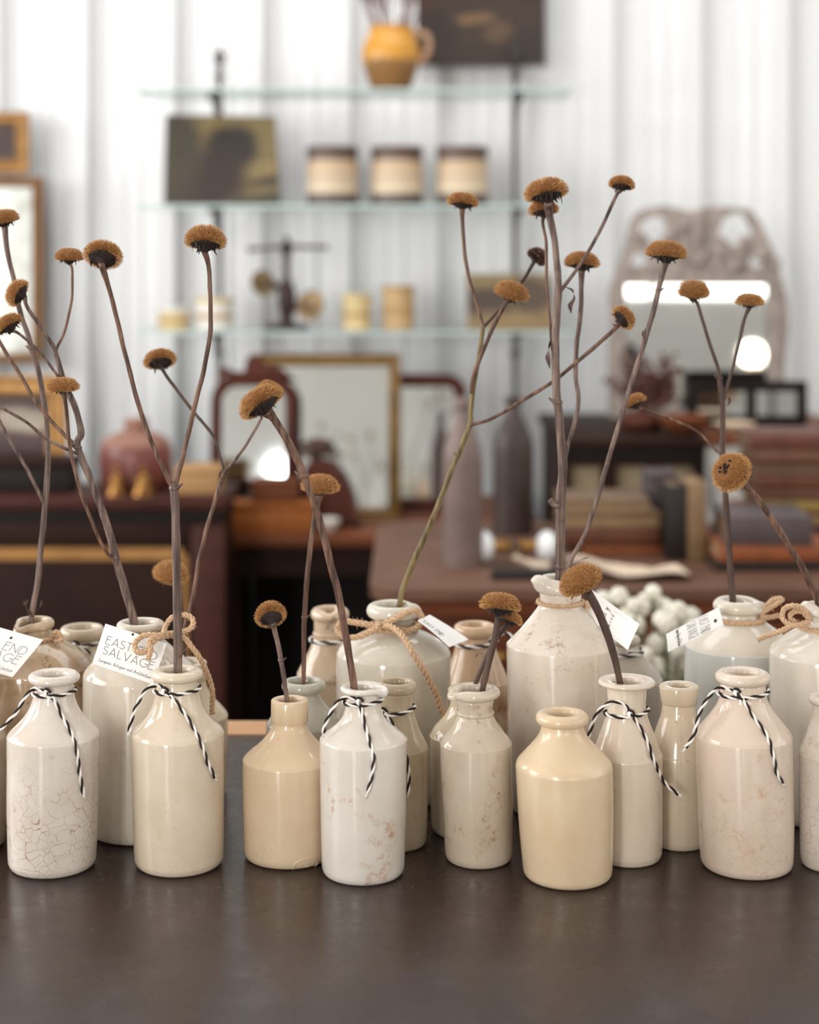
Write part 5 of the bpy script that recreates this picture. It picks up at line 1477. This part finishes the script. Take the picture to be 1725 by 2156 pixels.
def jute(bk, label, row, paths, thick=1.0, fuzz=1.0, ringout=True, tilt=0.0):
    b = B[bk]; s = b['s']; rad = 3.0*s*thick; hx = 3.2*s*thick; pitch = 30*s*thick
    PP = []
    if ringout: PP.append(resample(ring(bk, row, rad*1.9, tilt), pitch/10))
    for pl in paths:
        w = [P(x, y, b['d']+dz) for x, y, dz in pl]
        PP.append(resample(catmull(w, 10), pitch/10))
    ob = empty('jute_twine', PP[0][0], label, 'twine', 'jute twine bows on the larger jars')
    for k in range(3):
        V, Fc = join(*[strand(p, hx, rad, pitch, k*2*PI/3) for p in PP])
        mesh('strand', V, Fc, M_jute, ob)
    V, Fc = [], []
    for p in PP:
        for q in p:
            if random.random() < 0.8*fuzz:
                L = random.uniform(2, 13)*s
                dr = Vector((random.gauss(0, 1), random.gauss(0, 1), random.gauss(0, 1))).normalized()
                e = q+dr*(hx+L); b0 = q+dr*hx*0.6
                sd = dr.orthogonal().normalized()*(0.6*s)
                mid = (b0+e)/2+Vector((random.uniform(-2, 2), random.uniform(-2, 2), random.uniform(-2, 2)))*s
                i = len(V); V += [b0-sd, b0+sd, mid+sd, mid-sd, e]; Fc += [[i, i+1, i+2, i+3], [i+3, i+2, i+4]]
    if V: mesh('fibres', V, Fc, M_jute, ob, False)['kind'] = 'stuff'
    return ob

nf = lambda bk, row: -(B[bk]['rz'](Z(row, B[bk]['d'])))
j = nf('b3', 1338)-0.004
jute('b3', 'jute bow on the large white jar, curling over its printed card', 1338,
     [[(350, 1332, -.043), (335, 1338, -.050), (306, 1337, -.050), (286, 1352, -.053), (288, 1371, -.057), (309, 1371, -.057), (322, 1352, -.053), (337, 1340, -.049), (352, 1336, -.043)],
      [(330, 1340, -.050), (314, 1350, -.055), (318, 1366, -.059), (312, 1388, -.062)],
      [(340, 1337, -.044), (356, 1334, -.034), (383, 1331, j), (405, 1320, j+.005), (404, 1301, j+.01), (383, 1294, j+.012), (360, 1302, j+.01), (348, 1322, j+.004), (344, 1336, -.040)],
      [(345, 1340, j-.002), (383, 1340, j+.01), (407, 1366, j+.01), (428, 1399, j+.01), (446, 1448, j+.012), (447, 1503, j+.015)]])
j = nf('b10', 1318)-0.004
jute('b10', 'large jute bow with a long hanging end on the bent-lipped jar', 1318,
     [[(798, 1317, j), (826, 1306, j-.004), (857, 1289, j-.006), (882, 1288, j-.002), (887, 1312, j), (862, 1328, j-.004), (826, 1321, j-.004), (800, 1317, j-.003)],
      [(796, 1319, j), (756, 1312, j), (722, 1309, j+.004), (711, 1326, j+.002), (726, 1341, j-.004), (758, 1340, j-.006), (796, 1321, j-.004)],
      [(800, 1312, j-.004), (795, 1319, j-.007), (800, 1326, j-.004)],
      [(806, 1318, j-.003), (822, 1318, j-.012), (847, 1338, j-.026), (866, 1369, j-.04), (887, 1402, j-.042), (906, 1436, j-.038), (922, 1470, j-.034), (939, 1520, j-.03)]], 1.15, 1.3)
jute('b15', 'thin jute cord round the neck of the tall flecked jug', 1267,
     [[(1232, 1268, nf('b15', 1267)*.3), (1240, 1276, nf('b15', 1267)*.3), (1234, 1284, nf('b15', 1267)*.35)]], 0.75, 0.35)
jute('b4', 'ragged jute cord on the brown-stained jug', 1340,
     [[(106, 1342, nf('b4', 1340)*.6), (120, 1330, nf('b4', 1340)*.5), (130, 1346, nf('b4', 1340)*.6), (114, 1352, nf('b4', 1340)*.8)],
      [(50, 1345, nf('b4', 1340)*1.0), (38, 1350, nf('b4', 1340)*1.3)]], 0.9, 1.2)
j = nf('b21', 1301)
jute('b21', 'jute cord and bow on the blue-grey jar', 1302,
     [[(1598, 1294, j*.5), (1622, 1280, j*.5), (1648, 1262, j*.4), (1630, 1262, j*.3), (1612, 1278, j*.4), (1600, 1292, j*.5)],
      [(1600, 1298, j*.6), (1618, 1300, j*.6), (1640, 1296, j*.6)]], 0.95, 0.8)
j = nf('b22', 1320)
jute('b22', 'jute bow with a loose end on the white jar at the right edge', 1320,
     [[(1706, 1308, j*.7), (1697, 1288, j*.7), (1678, 1276, j*.7), (1654, 1280, j*.6), (1648, 1300, j*.6), (1662, 1314, j*.9), (1688, 1316, j*1.0), (1706, 1310, j*.9)],
      [(1700, 1300, j*.6), (1690, 1288, j*.6), (1672, 1288, j*.5), (1664, 1300, j*.5), (1676, 1310, j*.8)],
      [(1690, 1316, j*1.0), (1668, 1318, j*1.0), (1643, 1329, j*.6), (1618, 1338, j*.2), (1597, 1347, j*0.2)]], 1.0, 1.1)

# ---- cards
M_card = plain('card_white', (244, 243, 242), 0.6, 0, 0.01, 40)
M_ink = plain('card_ink', (48, 42, 46), 0.7, 0, 0.05, 40)
M_inkg = plain('card_rule', (196, 192, 192), 0.7, 0, 0.02, 40)
M_pen = plain('pen_ink', (46, 44, 74), 0.7, 0, 0.05, 40)
def arc(cx, cy, rx, ry, a0, a1, n=9):
    return [(cx+rx*math.cos(math.radians(a0+(a1-a0)*i/n)), cy+ry*math.sin(math.radians(a0+(a1-a0)*i/n))) for i in range(n+1)]
GL = {
 'E': (0.52, [[(0.52, 1), (0, 1), (0, 0), (0.55, 0)], [(0, 0.62), (0.42, 0.62)]]),
 'A': (0.72, [[(0, 0), (0.36, 1), (0.72, 0)], [(0.10, 0.28), (0.62, 0.28)]]),
 'S': (0.52, [arc(0.27, 0.75, 0.23, 0.25, 40, 270, 9)+arc(0.25, 0.25, 0.26, 0.25, 90, -150, 9)]),
 'T': (0.58, [[(0, 1), (0.58, 1)], [(0.29, 1), (0.29, 0)]]),
 'N': (0.68, [[(0, 0), (0, 1), (0.68, 0), (0.68, 1)]]),
 'D': (0.66, [[(0, 0), (0, 1)]+arc(0.16, 0.5, 0.50, 0.5, 90, -90, 12)+[(0, 0)]]),
 'L': (0.46, [[(0, 1), (0, 0), (0.46, 0)]]),
 'V': (0.70, [[(0, 1), (0.35, 0), (0.70, 1)]]),
 'G': (0.80, [arc(0.45, 0.5, 0.45, 0.5, 45, 340, 16)+[(0.86, 0.45), (0.52, 0.45)]]),
 ' ': (0.30, []),
}
# small running hand for the tagline
SG = {
 'a': (0.5, [arc(0.22, 0.25, 0.2, 0.25, 60, 400, 8)+[(0.42, 0.1), (0.55, 0.05)]]),
 'c': (0.4, [arc(0.22, 0.25, 0.2, 0.25, 50, 320, 7)]),
 'd': (0.5, [arc(0.2, 0.25, 0.2, 0.25, 50, 380, 8), [(0.48, 1.1), (0.38, 0.1), (0.52, 0.03)]]),
 'e': (0.4, [[(0.02, 0.22), (0.36, 0.3)]+arc(0.2, 0.28, 0.16, 0.24, 30, 320, 8)]),
 'g': (0.5, [arc(0.2, 0.25, 0.2, 0.25, 50, 380, 8), [(0.42, 0.5), (0.36, -0.4), (0.1, -0.5), (0.5, 0.02)]]),
 'h': (0.5, [[(0.1, 1.1), (0, 0)], arc(0.2, 0.22, 0.18, 0.26, 160, 0, 6)+[(0.4, 0), (0.5, 0.05)]]),
 'i': (0.25, [[(0.08, 0.5), (0.04, 0.05), (0.22, 0.04)], [(0.1, 0.78), (0.11, 0.84)]]),
 'n': (0.5, [[(0.05, 0.5), (0, 0)], arc(0.2, 0.22, 0.18, 0.26, 160, 0, 6)+[(0.4, 0), (0.5, 0.05)]]),
 'o': (0.42, [arc(0.2, 0.25, 0.19, 0.25, 60, 420, 9)+[(0.44, 0.4)]]),
 'p': (0.5, [[(0.05, 0.5), (-0.06, -0.5)], arc(0.2, 0.25, 0.2, 0.25, 170, -150, 8)]),
 'q': (0.5, [arc(0.2, 0.25, 0.2, 0.25, 50, 380, 8), [(0.42, 0.5), (0.34, -0.5), (0.5, -0.2)]]),
 'r': (0.35, [[(0.05, 0.5), (0.0, 0)], [(0.02, 0.3), (0.18, 0.5), (0.34, 0.44)]]),
 's': (0.35, [[(0.32, 0.45), (0.1, 0.46), (0.28, 0.15), (0.2, 0.0), (0.0, 0.06)]]),
 't': (0.35, [[(0.14, 0.95), (0.06, 0.06), (0.3, 0.05)], [(-0.05, 0.62), (0.32, 0.66)]]),
 'u': (0.5, [[(0.05, 0.5), (0.02, 0.1), (0.2, 0), (0.38, 0.15), (0.42, 0.5), (0.4, 0.06), (0.52, 0.05)]]),
 'E': (0.6, [arc(0.35, 0.78, 0.26, 0.24, 50, 270, 7)+arc(0.33, 0.25, 0.3, 0.28, 90, 320, 8)]),
 'A': (0.75, [[(-0.15, 0.05), (0.1, 0.1), (0.5, 1.1), (0.52, 0.05), (0.66, 0.08)], [(0.05, 0.4), (0.62, 0.45)]]),
 'w': (0.6, [[(0.05, 0.5), (0.05, 0.05), (0.26, 0.4), (0.32, 0.03), (0.52, 0.5)]]),
 'l': (0.28, [[(0.16, 1.1), (0.04, 0.1), (0.24, 0.05)]]),
 'y': (0.5, [[(0.05, 0.5), (0.2, 0.05), (0.42, 0.5), (0.1, -0.5)]]),
 ' ': (0.4, []),
}
def text_strokes(s, font, gap):
    x = 0.0; out = []
    for ch in s:
        w, st_ = font[ch]
        for pl in st_: out.append([(x+a, b) for a, b in pl])
        x += w+gap
    return out, x-gap

class Card:
    def __init__(s, label, c, thick=0.0004):
        """c: four (px, py, depth) corners TL TR BR BL"""
        s.c = [P(*q) for q in c]
        ctr = sum(s.c, Vector())/4
        s.n = (s.c[1]-s.c[0]).cross(s.c[3]-s.c[0]).normalized()
        if s.n.y > 0: s.n = -s.n
        s.o = empty('paper_tag', s.c[0], label, 'tag', 'paper tags hung from the jars')
        V, Fc = [], []; N = 6
        for side in (0, 1):
            for i in range(N+1):
                for k in range(N+1):
                    V.append(s.at(i/N, k/N, 0 if side == 0 else -thick))
        M = (N+1)*(N+1)
        for i in range(N):
            for k in range(N):
                q = [i*(N+1)+k, (i+1)*(N+1)+k, (i+1)*(N+1)+k+1, i*(N+1)+k+1]
                Fc += [q, [M+v for v in q[::-1]]]
        b = [i*(N+1) for i in range(N+1)]+[N*(N+1)+k for k in range(1, N+1)]+[i*(N+1)+N for i in range(N-1, -1, -1)]+[k for k in range(N-1, 0, -1)]
        for i in range(len(b)):
            i2 = (i+1) % len(b); Fc.append([b[i], b[i2], M+b[i2], M+b[i]])
        mesh('card', V, Fc, M_card, s.o, False)
    def at(s, u, v, h=0.0):
        a = s.c[0].lerp(s.c[1], u); b = s.c[3].lerp(s.c[2], u)
        return a.lerp(b, v)+s.n*(h+0.0012*math.sin(PI*u)*0.5)
    def strokes(s, name, st_, x0, w, y0, h, wid, m, total):
        """strokes in a text box: u from x0 width w, baseline row y0 (v), cap height h (v)"""
        V, Fc = [], []
        Wd = (s.c[1]-s.c[0]).length; Hd = (s.c[3]-s.c[0]).length
        for pl in st_:
            q = [(x0+a/total*w, y0-b*h) for a, b in pl]
            for i in range(len(q)-1):
                (u0, v0), (u1, v1) = q[i], q[i+1]
                dx, dy = (u1-u0)*Wd, (v1-v0)*Hd; L = math.hypot(dx, dy)
                if L < 1e-9: continue
                nx, ny = -dy/L*wid/2/Wd, dx/L*wid/2/Hd
                ex, ey = dx/L*wid*0.3/Wd, dy/L*wid*0.3/Hd
                i0 = len(V)
                for uu, vv in ((u0-ex+nx, v0-ey+ny), (u0-ex-nx, v0-ey-ny), (u1+ex-nx, v1+ey-ny), (u1+ex+nx, v1+ey+ny)):
                    V.append(s.at(uu, vv, 0.00012))
                Fc.append([i0, i0+1, i0+2, i0+3])
        return mesh(name, V, Fc, m, s.o, False)
    def shop(s, x0=0.10, x1=0.92, wid=0.00040, y=(0.46, 0.70, 0.80, 0.90), h=0.19):
        a, wa = text_strokes('EAST END', GL, 0.22); b, wb_ = text_strokes('SALVAGE', GL, 0.22)
        s.strokes('lettering', a, x0, x1-x0, y[0], h, wid, M_ink, wa)
        s.strokes('lettering', b, x0, x1-x0, y[1], h, wid, M_ink, wb_)
        s.strokes('rule', [[(0, 0), (1, 0)]], x0-.04, x1-x0+.08, y[2]-.045, 0.1, wid*.6, M_inkg, 1.0)
        c_, wc = text_strokes('European Antiques and Architecture', SG, 0.10)
        s.strokes('tagline', c_, x0-.02, x1-x0+.04, y[3], 0.075, wid*.62, M_ink, wc)
    def hole(s, u, v, r):
        pts = [s.at(u+math.cos(2*PI*k/14)*r/(s.c[1]-s.c[0]).length, v+math.sin(2*PI*k/14)*r/(s.c[3]-s.c[0]).length, 0.0001) for k in range(14)]
        mesh('string_hole', pts, [list(range(14))], M_ink, s.o, False)

k = Card('printed white card hung tilted on the large white jar, beside the hidden cream bottle',
         [(222, 1313, 1.372), (351, 1355, 1.368), (322, 1441, 1.350), (194, 1397, 1.352)])
k.shop(); k.hole(0.46, 0.05, 0.0011)
k = Card('printed white card on the brown-stained jug, cut off by the left edge',
         [(-62, 1304, 1.412), (91, 1347, 1.412), (26, 1426, 1.398), (-112, 1386, 1.398)])
k.shop(); k.hole(0.62, 0.16, 0.0012)
k = Card('blank-backed card seen edge-on beside the jar with the big jute bow',
         [(905, 1294, 1.50), (987, 1346, 1.50), (947, 1362, 1.452), (880, 1306, 1.458)])
a, wa = text_strokes('EAST END', GL, 0.22); k.strokes('lettering', a, 0.1, 0.55, 0.86, 0.2, 0.0005, M_ink, wa)
k = Card('white card with handwriting tucked behind the tall flecked jug, right of its neck',
         [(1228, 1292, 1.470), (1245, 1241, 1.475), (1347, 1314, 1.437), (1322, 1369, 1.430)])
a, wa = text_strokes('w wll y', SG, 0.10); k.strokes('handwriting', a, 0.02, 0.80, 0.42, 0.10, 0.0006, M_pen, wa)
a, wa = text_strokes('u on r o d', SG, 0.10); k.strokes('handwriting', a, 0.08, 0.62, 0.55, 0.06, 0.0004, M_pen, wa)
k.strokes('rule', [[(0, 0), (1, 0), (1, 2.5), (0, 2.5), (0, 0)]], 0.08, 0.78, 0.78, 0.1, 0.0003, M_inkg, 1.0)
k = Card('printed white card hung sideways on the blue-grey jar',
         [(1514, 1278, 1.478), (1524, 1316, 1.470), (1407, 1373, 1.452), (1403, 1335, 1.462)])
k.shop(0.08, 0.95, 0.0003, (0.40, 0.62, 0.72, 0.82), 0.17); k.hole(0.6, 0.12, 0.0016)
